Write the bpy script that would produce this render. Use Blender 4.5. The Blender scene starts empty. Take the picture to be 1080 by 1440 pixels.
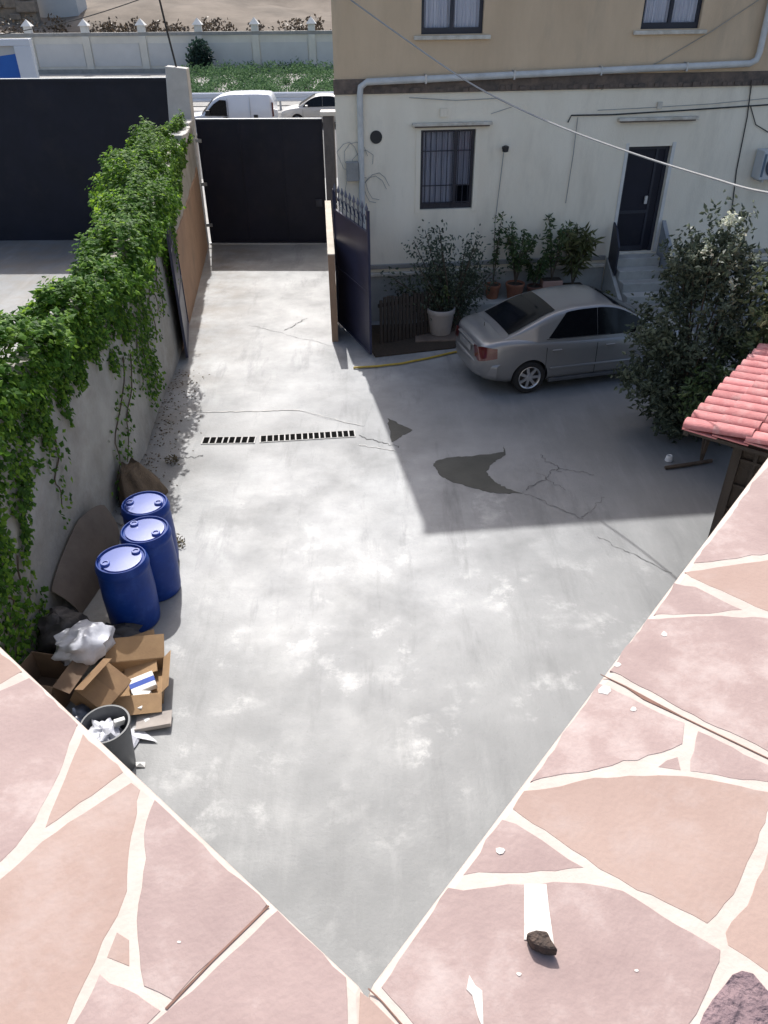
import bpy, bmesh, math, random
from math import sin, cos, pi, radians as R
from mathutils import Vector as V, Matrix, noise
random.seed(7)
S = bpy.context.scene
COL = S.collection

# ------------------------------------------------------------------ camera
F_PX, TH, PH, CH = 1081.0, R(34.5), R(.55), 6.2
r0, u0, fw = V((1, 0, 0)), V((0, sin(TH), cos(TH))), V((0, cos(TH), -sin(TH)))
rt = cos(PH) * r0 - sin(PH) * u0
up = cos(PH) * u0 + sin(PH) * r0
CAM = V((0, 0, CH))
cd = bpy.data.cameras.new('camera'); cam = bpy.data.objects.new('camera', cd); COL.objects.link(cam)
cd.sensor_fit = 'VERTICAL'; cd.sensor_height = 24; cd.lens = F_PX / 1440 * 24
cd.clip_start = .05; cd.clip_end = 900
m = Matrix((rt, up, -fw)).transposed().to_4x4(); m.translation = CAM
cam.matrix_world = m
S.camera = cam

# ------------------------------------------------------------------ sky, sun, exposure
SUN_EL = R(52); SUN_H = V((-.177, .984, 0)).normalized()
w = bpy.data.worlds.new('World'); S.world = w; w.use_nodes = True
nt = w.node_tree; bg = nt.nodes['Background']
sk = nt.nodes.new('ShaderNodeTexSky'); sk.sky_type = 'NISHITA'; sk.sun_disc = False
sk.sun_elevation = SUN_EL; sk.sun_rotation = math.atan2(SUN_H.x, SUN_H.y)
sk.air_density = 1.0; sk.dust_density = 4.0; sk.ozone_density = 1.0
nt.links.new(sk.outputs[0], bg.inputs[0]); bg.inputs[1].default_value = .15
sl = bpy.data.lights.new('sun', 'SUN'); sun = bpy.data.objects.new('sun', sl); COL.objects.link(sun)
sl.energy = 3.8; sl.angle = R(.55); sl.color = (1, .98, .95)
sd = SUN_H * cos(SUN_EL) + V((0, 0, sin(SUN_EL)))
sun.rotation_euler = sd.to_track_quat('Z', 'Y').to_euler(); sun.location = (-6, 30, 40)
S.view_settings.view_transform = 'Standard'; S.view_settings.look = 'None'
S.view_settings.exposure = .48; S.view_settings.gamma = 1
S.cycles.max_bounces = 8; S.cycles.transparent_max_bounces = 12

# ------------------------------------------------------------------ pixel -> place (directions; distance from a known plane)
def ray(x, y): return fw + rt * ((x - 540) / F_PX) - up * ((y - 720) / F_PX)
def P(x, y, z=0.0):
    d = ray(x, y); return CAM + d * ((z - CH) / d.z)
def PL(x, y, p, n):
    d = ray(x, y); n = V(n); return CAM + d * ((V(p) - CAM).dot(n) / d.dot(n))

# ------------------------------------------------------------------ materials
MATS = {}
def mat(name, c1, c2=None, rough=.8, scale=4, bump=0, bscale=40, metal=0, stain=None, sscale=.7, samt=.5, spec=.5, rand=0, coat=0, detail=6, stretch=None):
    if name in MATS: return MATS[name]
    M = bpy.data.materials.new(name); M.use_nodes = True; MATS[name] = M
    N = M.node_tree.nodes; L = M.node_tree.links; b = N['Principled BSDF']
    b.inputs['Roughness'].default_value = rough; b.inputs['Metallic'].default_value = metal
    b.inputs['Specular IOR Level'].default_value = spec; b.inputs['Coat Weight'].default_value = coat
    c2 = c2 or tuple(x * .8 for x in c1)
    tc = N.new('ShaderNodeTexCoord')
    vec = tc.outputs['Object']
    oi = N.new('ShaderNodeObjectInfo')
    off = N.new('ShaderNodeVectorMath'); off.operation = 'MULTIPLY_ADD'
    cmb = N.new('ShaderNodeCombineXYZ')
    for i in range(3): L.new(oi.outputs['Random'], cmb.inputs[i])
    L.new(cmb.outputs[0], off.inputs[0]); off.inputs[1].default_value = (37, 53, 71); L.new(vec, off.inputs[2]); vec = off.outputs[0]
    if stretch:
        mp = N.new('ShaderNodeMapping'); mp.inputs['Scale'].default_value = stretch; L.new(vec, mp.inputs[0]); vec2 = mp.outputs[0]
    else: vec2 = vec
    n = N.new('ShaderNodeTexNoise'); n.inputs['Scale'].default_value = scale; n.inputs['Detail'].default_value = detail; n.inputs['Roughness'].default_value = .62
    L.new(vec2, n.inputs['Vector'])
    rp = N.new('ShaderNodeValToRGB'); rp.color_ramp.elements[0].position = .34; rp.color_ramp.elements[1].position = .68
    rp.color_ramp.elements[0].color = (*c2, 1); rp.color_ramp.elements[1].color = (*c1, 1); L.new(n.outputs[0], rp.inputs[0])
    out = rp.outputs[0]
    if stain:
        n2 = N.new('ShaderNodeTexNoise'); n2.inputs['Scale'].default_value = sscale; n2.inputs['Detail'].default_value = 8; n2.inputs['Roughness'].default_value = .68
        L.new(vec2, n2.inputs['Vector'])
        mr = N.new('ShaderNodeMapRange'); mr.inputs[1].default_value = .5; mr.inputs[2].default_value = .72; mr.inputs[4].default_value = samt; L.new(n2.outputs[0], mr.inputs[0])
        mx = N.new('ShaderNodeMix'); mx.data_type = 'RGBA'; L.new(mr.outputs[0], mx.inputs[0]); L.new(out, mx.inputs[6]); mx.inputs[7].default_value = (*stain, 1); out = mx.outputs[2]
    if rand:
        hs = N.new('ShaderNodeHueSaturation'); mr = N.new('ShaderNodeMapRange'); L.new(oi.outputs['Random'], mr.inputs[0]); mr.inputs[3].default_value = 1 - rand; mr.inputs[4].default_value = 1 + rand
        L.new(mr.outputs[0], hs.inputs['Value']); L.new(out, hs.inputs['Color']); out = hs.outputs[0]
    L.new(out, b.inputs['Base Color'])
    if bump:
        n3 = N.new('ShaderNodeTexNoise'); n3.inputs['Scale'].default_value = bscale; n3.inputs['Detail'].default_value = 5; L.new(vec, n3.inputs['Vector'])
        bp = N.new('ShaderNodeBump'); bp.inputs['Strength'].default_value = bump; bp.inputs['Distance'].default_value = .02; L.new(n3.outputs[0], bp.inputs['Height']); L.new(bp.outputs[0], b.inputs['Normal'])
    return M

def leafmat(name, a, b_, c, rough=.45, trans=.35):
    M = bpy.data.materials.new(name); M.use_nodes = True
    N = M.node_tree.nodes; L = M.node_tree.links; b = N['Principled BSDF']; o = N['Material Output']
    g = N.new('ShaderNodeNewGeometry'); rp = N.new('ShaderNodeValToRGB'); L.new(g.outputs['Random Per Island'], rp.inputs[0])
    e = rp.color_ramp.elements; e[0].color = (*a, 1); e[1].color = (*c, 1); e.new(.55).color = (*b_, 1)
    L.new(rp.outputs[0], b.inputs['Base Color']); b.inputs['Roughness'].default_value = rough; b.inputs['Specular IOR Level'].default_value = .25
    t = N.new('ShaderNodeBsdfTranslucent'); hs = N.new('ShaderNodeHueSaturation'); hs.inputs['Value'].default_value = 1.5; hs.inputs['Hue'].default_value = .485
    L.new(rp.outputs[0], hs.inputs['Color']); L.new(hs.outputs[0], t.inputs[0])
    mx = N.new('ShaderNodeMixShader'); mx.inputs[0].default_value = trans; L.new(b.outputs[0], mx.inputs[1]); L.new(t.outputs[0], mx.inputs[2]); L.new(mx.outputs[0], o.inputs[0])
    return M

def glassmat(name, col, alpha, rough=.06):
    M = bpy.data.materials.new(name); M.use_nodes = True; b = M.node_tree.nodes['Principled BSDF']
    b.inputs['Base Color'].default_value = (*col, 1); b.inputs['Alpha'].default_value = alpha; b.inputs['Roughness'].default_value = rough
    return M

# ground: weathered concrete, salts and stains fixed in the place
def ground_mat():
    M = bpy.data.materials.new('yard_concrete'); M.use_nodes = True
    N = M.node_tree.nodes; L = M.node_tree.links; b = N['Principled BSDF']
    g = N.new('ShaderNodeNewGeometry'); pos = g.outputs['Position']
    def nz(scale, det=8, ro=.65, dist=0):
        n = N.new('ShaderNodeTexNoise'); n.inputs['Scale'].default_value = scale; n.inputs['Detail'].default_value = det; n.inputs['Roughness'].default_value = ro; n.inputs['Distortion'].default_value = dist
        L.new(pos, n.inputs['Vector']); return n.outputs[0]
    def mr(src, a, b_, c=0, d=1):
        q = N.new('ShaderNodeMapRange'); L.new(src, q.inputs[0])
        for i, v in enumerate((a, b_, c, d)): q.inputs[i + 1].default_value = v
        return q.outputs[0]
    def mul(a, b_):
        q = N.new('ShaderNodeMath'); q.operation = 'MULTIPLY'; L.new(a, q.inputs[0])
        if isinstance(b_, float): q.inputs[1].default_value = b_
        else: L.new(b_, q.inputs[1])
        return q.outputs[0]
    def mixc(f_, a, col):
        q = N.new('ShaderNodeMix'); q.data_type = 'RGBA'; L.new(f_, q.inputs[0]); L.new(a, q.inputs[6]); q.inputs[7].default_value = (*col, 1); return q.outputs[2]
    rp = N.new('ShaderNodeValToRGB'); e = rp.color_ramp.elements; e[0].position = .3; e[1].position = .7
    e[0].color = (.142, .148, .15, 1); e[1].color = (.195, .199, .20, 1); L.new(nz(.55, 9), rp.inputs[0]); c = rp.outputs[0]
    c = mixc(mul(mr(nz(3.1, 8), .5, .75), .35), c, (.135, .138, .138))
    def dist(p, r_in, r_out):
        q = N.new('ShaderNodeVectorMath'); q.operation = 'DISTANCE'; L.new(pos, q.inputs[0]); q.inputs[1].default_value = p
        return mr(q.outputs['Value'], r_out, r_in)
    def mx2(a, b_):
        q = N.new('ShaderNodeMath'); q.operation = 'MAXIMUM'; L.new(a, q.inputs[0]); L.new(b_, q.inputs[1]); return q.outputs[0]
    # pale salts: broad bloom and crisp blotches
    pale_patches = mul(mul(mr(nz(.8, 9, .64, .1), .28, .66), mx2(dist((-.9, 8.6, 0), 1.4, 5.0), dist((-2.8, 17, 0), 4.0, 7.5))), .8)
    c = mixc(pale_patches, c, (.43, .435, .437))
    blot = mul(mr(nz(1.6, 10, .70, .1), .53, .68), mr(nz(.6, 3), .42, .6))
    blot = mul(mul(blot, dist((-.2, 6.4, 0), 1.8, 4.6)), 1.0)
    c = mixc(blot, c, (.52, .52, .51))
    # greyer strip by the house, dirt streak along the left wall
    c = mixc(mul(dist((0, 2.6, 0), .8, 4.2), .4), c, (.15, .157, .159))
    sx = N.new('ShaderNodeSeparateXYZ'); L.new(pos, sx.inputs[0])
    dirt = mul(mr(sx.outputs[0], -2.6, -4.0), mr(nz(1.3, 8), .4, .62))
    c = mixc(mul(dirt, .65), c, (.18, .155, .125))
    c = mixc(mul(mr(nz(26, 4), .62, .74), .5), c, (.12, .12, .12))
    mpn = N.new('ShaderNodeMapping'); mpn.inputs['Scale'].default_value = (2.2, .35, 1); L.new(pos, mpn.inputs[0]); ns = N.new('ShaderNodeTexNoise'); ns.inputs['Scale'].default_value = 1.1; ns.inputs['Detail'].default_value = 9; ns.inputs['Roughness'].default_value = .7; L.new(mpn.outputs[0], ns.inputs['Vector'])
    c = mixc(mul(mr(ns.outputs[0], .52, .70), .45), c, (.265, .27, .27))
    c = mixc(mul(mr(ns.outputs[0], .46, .33), .5), c, (.125, .129, .131))
    L.new(c, b.inputs['Base Color'])
    L.new(mr(nz(1.1, 6), .3, .7, .5, .72), b.inputs['Roughness'])
    b.inputs['Specular IOR Level'].default_value = .55
    bp = N.new('ShaderNodeBump'); bp.inputs['Strength'].default_value = .22; bp.inputs['Distance'].default_value = .02; L.new(nz(22, 6), bp.inputs['Height']); L.new(bp.outputs[0], b.inputs['Normal'])
    return M
GROUND = ground_mat()
WHITE_WALL = mat('limewashed_wall', (.88, .80, .655), (.82, .735, .59), .9, 1.2, .25, 30, stain=(.60, .53, .42), sscale=.9, samt=.6, stretch=(1.6, 1.6, .45))
BEIGE_WALL = mat('beige_render', (.66, .50, .335), (.57, .425, .28), .9, 1.1, .25, 35, stain=(.36, .29, .21), sscale=.8, samt=.5, stretch=(1.5, 1.5, .4))
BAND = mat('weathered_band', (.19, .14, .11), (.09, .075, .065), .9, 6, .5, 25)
PLINTH = mat('plinth_render', (.44, .43, .40), (.33, .32, .29), .9, 2, .3, 30, stain=(.2, .19, .17), sscale=1.2)
WHITE = mat('white_paint', (.72, .70, .66), (.6, .58, .54), .6, 3)
TRIM = mat('stained_trim', (.70, .66, .58), (.46, .41, .33), .85, 5, .2)
NAVY = mat('navy_sheet_metal', (.012, .013, .025), (.008, .009, .017), .5, 1.2, .12, 3, spec=.3, stain=(.022, .02, .026), sscale=1.6, samt=.6)
NAVY2 = mat('navy_gate_paint', (.035, .038, .075), (.022, .024, .05), .4, 2, .06, 10, spec=.5)
DARKMETAL = mat('dark_window_metal', (.02, .024, .04), (.013, .015, .026), .45, 3)
GREYWALL = mat('grey_boundary_plaster', (.40, .385, .35), (.29, .28, .25), .92, 1.6, .5, 18, stain=(.20, .18, .145), sscale=.9, samt=.7)
BROWNWALL = mat('brown_painted_plaster', (.36, .235, .155), (.28, .18, .12), .88, 1.5, .35, 22, stain=(.2, .15, .11), sscale=1.2, samt=.6)
CONC = mat('bare_concrete', (.36, .35, .33), (.25, .245, .23), .9, 3, .4, 30, stain=(.18, .17, .15), sscale=1.5)
PALECONC = mat('pale_concrete', (.52, .51, .49), (.42, .41, .39), .9, 2, .3, 25)
GALV = mat('galvanised_steel', (.55, .56, .57), (.42, .43, .44), .4, 8, metal=.7)
PIPEW = mat('white_plastic_pipe', (.62, .62, .60), (.5, .5, .48), .45, 3, stain=(.35, .33, .3), sscale=2)
CABLE = mat('black_cable', (.03, .03, .03), (.02, .02, .02), .6)
CABLEG = mat('grey_cable', (.33, .33, .33), (.25, .25, .25), .6)
TERRA = mat('terracotta', (.38, .16, .09), (.28, .11, .065), .85, 6, .2, 40, rand=.15)
WPOT = mat('white_planter', (.62, .56, .52), (.52, .46, .42), .7, 6, .1, stain=(.35, .28, .22), sscale=3)
SOIL = mat('soil', (.07, .05, .035), (.04, .03, .02), 1, 20, .6, 60)
BLUE = mat('blue_drum_plastic', (.006, .036, .22), (.005, .028, .17), .42, 3, .04, 20, spec=.22, stain=(.03, .08, .30), sscale=7, samt=.5)
BLUELID = mat('pale_blue_lid', (.035, .075, .36), (.025, .06, .3), .4, 3, .02, 20, spec=.9, coat=.8)  # lid blue, paler and glossier than the drum sides
CARD = mat('cardboard', (.36, .235, .125), (.29, .185, .10), .9, 5, .1, 60, rand=.12, stain=(.2, .13, .08), sscale=3)
WBAG = mat('white_plastic_bag', (.55, .56, .60), (.42, .43, .48), .4, 6, .3, 14)
PAPER = mat('white_paper', (.75, .75, .73), (.65, .65, .63), .8, 6)
BINM = mat('grey_bin_plastic', (.09, .095, .105), (.065, .07, .078), .45, 4)
BROWNBOARD = mat('brown_board', (.17, .135, .105), (.115, .09, .07), .7, 3, .15, 20)
SACKM = mat('burlap', (.16, .115, .075), (.09, .065, .042), 1, 6, .6, 60)
DARKJUNK = mat('dark_refuse', (.05, .045, .045), (.03, .028, .03), .6, 8, .4, 20)
WOOD = mat('dark_timber', (.05, .038, .03), (.03, .023, .018), .8, 6, .3, 40, stretch=(1, 1, .2))
MORTAR = mat('white_mortar', (.52, .45, .40), (.46, .39, .34), .92, 16, .1, 120, stain=(.41, .34, .30), sscale=7, samt=.5)
STONE_O = mat('orange_sandstone', (.35, .25, .208), (.30, .205, .168), .75, 5, .08, 140, stain=(.385, .305, .275), sscale=7, samt=.75, detail=12, rand=.05)
STONE_P = mat('purple_sandstone', (.36, .268, .242), (.28, .20, .183), .75, 9, .10, 140, stain=(.43, .355, .33), sscale=9, samt=.8, detail=12, rand=.05)
STONE_G = mat('grey_purple_stone', (.26, .18, .185), (.16, .11, .12), .9, 30, .8, 70)
TILE = mat('red_roof_tile', (.55, .225, .22), (.44, .15, .15), .8, 6, .25, 30, rand=.2, stain=(.56, .36, .34), sscale=5, samt=.85)
ASPH = mat('asphalt', (.10, .10, .10), (.07, .07, .07), .85, 3, .3, 60)
GRASSM = mat('verge_soil', (.33, .32, .30), (.25, .24, .22), 1, 1, .3)
EARTH = mat('hill_earth', (.20, .165, .13), (.13, .105, .08), 1, .3, .8, 2, stain=(.07, .058, .045), sscale=.09, samt=.8)
SILVER = mat('silver_paint', (.27, .27, .272), (.25, .25, .252), .33, 2, metal=.5, coat=.4)
BLACKGLASS = mat('tinted_glass', (.006, .007, .009), (.005, .006, .008), .1, 2, spec=.25)
RUBBER = mat('tyre_rubber', (.018, .018, .018), (.012, .012, .012), .85, 10)
ALLOY = mat('alloy', (.62, .62, .62), (.55, .55, .55), .28, 4, metal=.8)
REDLENS = mat('red_lens', (.12, .012, .015), (.08, .008, .01), .15, 4, coat=.8)
VANW = mat('white_van_paint', (.72, .74, .78), (.68, .70, .74), .3, 1, coat=.5)
PANE = glassmat('window_pane', (.02, .03, .05), .10)
CURTAIN = mat('curtain', (.84, .84, .88), (.74, .74, .8), .9, 3, stretch=(14, 1, .3))
ROOM = mat('dark_room', (.03, .03, .03), (.02, .02, .02), 1)
CURTAIN2 = mat('grey_curtain', (.50, .51, .58), (.40, .41, .48), .9, 3, stretch=(14, 1, .3))
YELLOW = mat('yellow_hose', (.48, .34, .05), (.38, .27, .04), .5, 8)
DARKPATCH = mat('dark_patch_concrete', (.065, .067, .062), (.045, .048, .043), .5, 3, .15, 30)
CRACK = mat('crack_filler', (.15, .15, .15), (.10, .10, .10), .95, 9)
BLUEP = mat('blue_panel', (.01, .13, .50), (.01, .11, .44), .45, 1)
ACM = mat('ac_casing', (.55, .56, .56), (.48, .49, .49), .5, 3)
BARK = mat('bark', (.12, .09, .065), (.075, .055, .04), .95, 10, .5, 30)
IVY = leafmat('ivy_leaf', (.028, .08, .010), (.062, .16, .016), (.17, .30, .03), rough=.6, trans=.42)
SHRUB = leafmat('shrub_leaf', (.04, .055, .036), (.065, .085, .056), (.14, .165, .11), trans=.25)
POTLEAF = leafmat('pot_plant_leaf', (.035, .065, .025), (.06, .10, .035), (.13, .16, .06), trans=.25)
HEDGE = leafmat('hedge_leaf', (.08, .085, .02), (.11, .11, .025), (.15, .15, .04), trans=.2)
VERGE = leafmat('verge_leaf', (.05, .11, .045), (.08, .16, .065), (.12, .21, .09), rough=.8, trans=.2)

# ------------------------------------------------------------------ mesh builder
class MB:
    def __init__(s): s.v = []; s.f = []
    def add(s, vs, fs):
        n = len(s.v); s.v += [tuple(x) for x in vs]; s.f += [tuple(i + n for i in f) for f in fs]; return s
    def box(s, a, b, M=None):
        (x0, y0, z0), (x1, y1, z1) = a, b
        vs = [V(p) for p in ((x0, y0, z0), (x1, y0, z0), (x1, y1, z0), (x0, y1, z0), (x0, y0, z1), (x1, y0, z1), (x1, y1, z1), (x0, y1, z1))]
        if M: vs = [M @ p for p in vs]
        return s.add(vs, [(0, 3, 2, 1), (4, 5, 6, 7), (0, 1, 5, 4), (1, 2, 6, 5), (2, 3, 7, 6), (3, 0, 4, 7)])
    def prism(s, poly, z0, z1):          # poly: list of (x, y) ccw
        n = len(poly); vs = [(x, y, z0) for x, y in poly] + [(x, y, z1) for x, y in poly]
        return s.add(vs, [tuple(range(n))[::-1], tuple(range(n, 2 * n))] + [(i, (i + 1) % n, n + (i + 1) % n, n + i) for i in range(n)])
    def slab(s, poly, M, t):             # poly (x,z) extruded along y by t in frame M
        n = len(poly); vs = [M @ V((x, 0, z)) for x, z in poly] + [M @ V((x, t, z)) for x, z in poly]
        return s.add(vs, [tuple(range(n)), tuple(range(n, 2 * n))[::-1]] + [(i, n + i, n + (i + 1) % n, (i + 1) % n) for i in range(n)])
    def tube(s, pts, r, k=8, caps=True):
        pts = [V(p) for p in pts]; rs = r if isinstance(r, (list, tuple)) else [r] * len(pts)
        rings = []; prev = None
        for i, p in enumerate(pts):
            t = (pts[min(i + 1, len(pts) - 1)] - pts[max(i - 1, 0)]).normalized()
            if prev is None:
                a = t.orthogonal().normalized()
            else:
                a = (prev - t * prev.dot(t)); a = a.normalized() if a.length > 1e-5 else t.orthogonal().normalized()
            prev = a; b = t.cross(a)
            rings.append([p + (a * cos(2 * pi * j / k) + b * sin(2 * pi * j / k)) * rs[i] for j in range(k)])
        n0 = len(s.v); s.v += [tuple(q) for g in rings for q in g]
        for i in range(len(pts) - 1):
            for j in range(k):
                a = n0 + i * k + j; b = n0 + i * k + (j + 1) % k; s.f.append((a, b, b + k, a + k))
        if caps:
            s.f.append(tuple(n0 + j for j in range(k))[::-1]); e = n0 + (len(pts) - 1) * k; s.f.append(tuple(e + j for j in range(k)))
        return s
    def lathe(s, prof, k=28, M=None, wob=0):
        n0 = len(s.v)
        for (r, z) in prof:
            for j in range(k):
                a = 2 * pi * j / k; q = V((r * cos(a), r * sin(a), z)) * 1
                if M: q = M @ q
                s.v.append(tuple(q))
        for i in range(len(prof) - 1):
            for j in range(k):
                a = n0 + i * k + j; b = n0 + i * k + (j + 1) % k; s.f.append((a, b, b + k, a + k))
        s.f.append(tuple(n0 + j for j in range(k))[::-1]); e = n0 + (len(prof) - 1) * k; s.f.append(tuple(e + j for j in range(k)))
        return s
    def grid(s, rows, closed=False):
        n = len(rows[0]); n0 = len(s.v)
        for g in rows: s.v += [tuple(q) for q in g]
        for i in range(len(rows) - 1):
            for j in range(n if closed else n - 1):
                a = n0 + i * n + j; b = n0 + i * n + (j + 1) % n; s.f.append((a, b, b + n, a + n))
        return s
    def mesh(s, name, m_, smooth=False, bevel=0, ang=40):
        me = bpy.data.meshes.new(name); me.from_pydata(s.v, [], s.f)
        if bevel:
            bm = bmesh.new(); bm.from_mesh(me)
            ed = [e for e in bm.edges if len(e.link_faces) == 2 and e.calc_face_angle(0) > R(30)]
            bmesh.ops.bevel(bm, geom=ed, offset=bevel, segments=2, profile=.5, affect='EDGES', clamp_overlap=True); bm.to_mesh(me); bm.free()
        me.materials.append(m_)
        if smooth:
            me.shade_smooth()
            try: me.set_sharp_from_angle(angle=R(ang))
            except Exception: pass
        me.update(); return me
    def obj(s, name, m_, parent=None, **kw): return link(name, s.mesh(name, m_, **kw), parent)

def link(name, data, parent=None):
    o = bpy.data.objects.new(name, data); COL.objects.link(o)
    if parent: o.parent = parent
    return o
def tag(o, label, cat, group=None, kind=None):
    if label: o['label'] = label
    if cat: o['category'] = cat
    if group: o['group'] = group
    if kind: o['kind'] = kind
    return o
def thing(name, label, cat, loc=(0, 0, 0), rz=0, group=None):
    o = link(name, None); o.location = loc; o.rotation_euler = (0, 0, rz); o.empty_display_size = .2
    return tag(o, label, cat, group)
def struct(o): o['kind'] = 'structure'; return o
def box(name, a, b, m_, parent=None, bevel=0, M=None): return MB().box(a, b, M).obj(name, m_, parent, bevel=bevel)
def lerp(a, b, t): return a + (b - a) * t
def interp(tab, x):
    if x <= tab[0][0]: return tab[0][1]
    for (x0, y0), (x1, y1) in zip(tab, tab[1:]):
        if x <= x1: return lerp(y0, y1, (x - x0) / (x1 - x0))
    return tab[-1][1]
def cr(tab, x):                     # monotone cubic through a table
    n = len(tab)
    if x <= tab[0][0]: return tab[0][1]
    if x >= tab[-1][0]: return tab[-1][1]
    for i in range(n - 1):
        if x <= tab[i + 1][0]: break
    d = [(tab[k + 1][1] - tab[k][1]) / (tab[k + 1][0] - tab[k][0]) for k in range(n - 1)]
    def sl_(k):
        if k == 0: return d[0]
        if k == n - 1: return d[-1]
        return 0 if d[k - 1] * d[k] <= 0 else 2 * d[k - 1] * d[k] / (d[k - 1] + d[k])
    h = tab[i + 1][0] - tab[i][0]; t = (x - tab[i][0]) / h
    return (2*t**3-3*t*t+1)*tab[i][1] + (t**3-2*t*t+t)*h*sl_(i) + (-2*t**3+3*t*t)*tab[i+1][1] + (t**3-t*t)*h*sl_(i+1)
rnd = random.uniform

def leaf(mb, p, n, size, asp=.6, droop=0):
    n = n.normalized(); a = n.orthogonal().normalized(); a = (a * cos(q := rnd(0, 6.283)) + n.cross(a) * sin(q))
    if droop: a = (a + V((0, 0, -droop))).normalized(); 
    b = n.cross(a).normalized() * (size * asp * .5); a = a * size
    k = len(mb.v); fold = n * size * .12
    mb.v += [tuple(p), tuple(p + a * .45 + b - fold), tuple(p + a), tuple(p + a * .45 - b - fold), tuple(p + a * .5 + fold * .6)]
    mb.f += [(k, k + 1, k + 4), (k + 1, k + 2, k + 4), (k + 2, k + 3, k + 4), (k + 3, k, k + 4)]
def rvec():
    while True:
        v = V((rnd(-1, 1), rnd(-1, 1), rnd(-1, 1)))
        if .05 < v.length < 1: return v

# ================================================================== SETTING
g = MB(); xs = [-400, -60, -20, -14, -8, -4, 0, 4, 8, 14, 20, 60, 400]; ys = [-60, -10, 0, 5, 10, 15, 20, 25, 40, 60, 120, 300, 800]
g.grid([[(x, y, 0) for x in xs] for y in ys]); ground = struct(g.obj('ground', GROUND))
struct(box('road', (-300, 32, -.2), (300, 50.5, .006), ASPH))
for y in (41.0,):
    for i in range(-6, 6): box('lane_marking', (i * 8 - 1.5, y - .07, .006), (i * 8 + 1.5, y + .07, .011), WHITE, bpy.data.objects['road'])
struct(box('verge', (-300, 53.5, -.2), (300, 76, .05), GRASSM))

# driveway slab with a low lip at its lower edge
dl = [P(262, 581), P(285, 580), P(420, 577), P(455, 588), P(512, 600), P(528, 560), P(500, 520), P(478, 480), V((-1.55, 22.6, 0)), V((-5.0, 22.7, 0)), V((-3.98, 14.5, 0)), V((-3.85, 12.4, 0))]
dw = struct(MB().prism([(p.x, p.y) for p in dl], -.02, .003).obj('driveway', PALECONC)); dw.data.materials[0] = GROUND

def strip(name, pts, wd, m_, parent, z=.006):
    mb = MB(); pts = [V(p) for p in pts]; L_ = []; Rr = []
    for i, p in enumerate(pts):
        t = (pts[min(i + 1, len(pts) - 1)] - pts[max(i - 1, 0)]).normalized(); n = V((-t.y, t.x, 0)); k = wd * rnd(.25, 1.0)
        L_.append((p.x + n.x * k, p.y + n.y * k, z)); Rr.append((p.x - n.x * k, p.y - n.y * k, z))
    mb.grid([L_, Rr]); mb.f = [f[::-1] for f in mb.f]
    return mb.obj(name, m_, parent)
def wig(a, b, n=16, amp=.03):
    a, b = V(a), V(b); t = (b - a).normalized(); nn = V((-t.y, t.x, 0))
    sd_ = rnd(0, 99); n = max(n, 28); return [a.lerp(b, i / n) + nn * ((noise.fractal(V((i * 5 / n, sd_, 0)), .8, 2, 4) * amp * 2.4) if 0 < i < n else 0) for i in range(n + 1)]
for a, b, wd in (((840, 755), (945, 806), .007), 
              ((755, 665), (795, 690), .006), ((740, 690), (785, 660), .012), ((785, 660), (835, 668), .007), ((760, 640), (790, 664), .012),
              ((735, 692), (820, 730), .007), ((820, 730), (850, 700), .006), ((400, 465), (432, 448), .012), ((350, 458), (470, 487), .006), ((505, 612), (560, 630), .012), ((250, 645), (285, 640), .012)):
    strip('crack', wig(P(*a), P(*b)), wd, CRACK, ground, .012 if a[1] < 500 else .006)
strip('cement_lip', wig(P(284, 580), P(420, 577), 14, .012), .02, PALECONC, ground, .008); strip('cement_lip', wig(P(420, 577), P(508, 599), 10, .02), .012, PALECONC, ground, .008); strip('cement_lip', wig(P(505, 626), P(556, 634), 8, .01), .014, PALECONC, ground, .0075)
# damp, tarry patch on the yard
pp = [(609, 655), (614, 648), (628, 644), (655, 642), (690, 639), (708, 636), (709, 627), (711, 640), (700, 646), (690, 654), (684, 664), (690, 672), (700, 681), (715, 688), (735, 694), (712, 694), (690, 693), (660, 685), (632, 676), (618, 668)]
q = [P(*a) for a in pp]; q = [v for i in range(len(q)) for v in [q[i].lerp(q[(i + 1) % len(q)], k / 5) + (V((rnd(-.018, .018), rnd(-.02, .02), 0)) if k else V()) for k in range(5)]]; MB().prism([(p.x, p.y) for p in q][::-1], .001, .005).obj('dark_patch', DARKPATCH, ground)
q = [P(*a) for a in ((545, 588), (580, 605), (551, 622))]; q = [v for i in range(3) for v in [q[i].lerp(q[(i + 1) % 3], k / 9) + (V((rnd(-.02, .02), rnd(-.025, .025), 0)) if k else V()) for k in range(9)]]; MB().prism([(p.x, p.y) for p in q][::-1], .001, .006).obj('dark_patch', DARKPATCH, ground)  # second mark: small ragged triangle, simply darker than the concrete around it
q = [P(*a) for a in ((578, 570), (585, 569), (586, 573), (579, 574))]

# drainage channel: frame and bars
def drain(pa, pb, label, nbars):
    a, b = P(*pa), P(*pb); d = b - a; L_ = d.length; rz = math.atan2(d.y, d.x)
    t = thing('drain_grate', label, 'drain grate', a, rz, None)
    box('channel', (0, -.105, .002), (L_, .105, .0075), mat('drain_void', (.01, .01, .01), (.007, .007, .007), 1, spec=0), t)
    f = MB(); f.box((-.02, -.12, .003), (L_ + .02, -.105, .012)).box((-.02, .105, .003), (L_ + .02, .12, .012)).box((-.02, -.105, .003), (0, .105, .012)).box((L_, -.105, .003), (L_ + .02, .105, .012))
    f.obj('frame', PALECONC, t)
    me = MB().box((-.011, -.104, .008), (.011, .104, .015)).mesh('bar', PALECONC)
    for i in range(1, nbars):
        o = link('bar', me, t); o.location = (L_ * i / nbars + rnd(-.008, .008), 0, 0)
drain((286, 620), (358, 619), 'short iron drain grate in the yard beside the ivy wall', 8)
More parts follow.
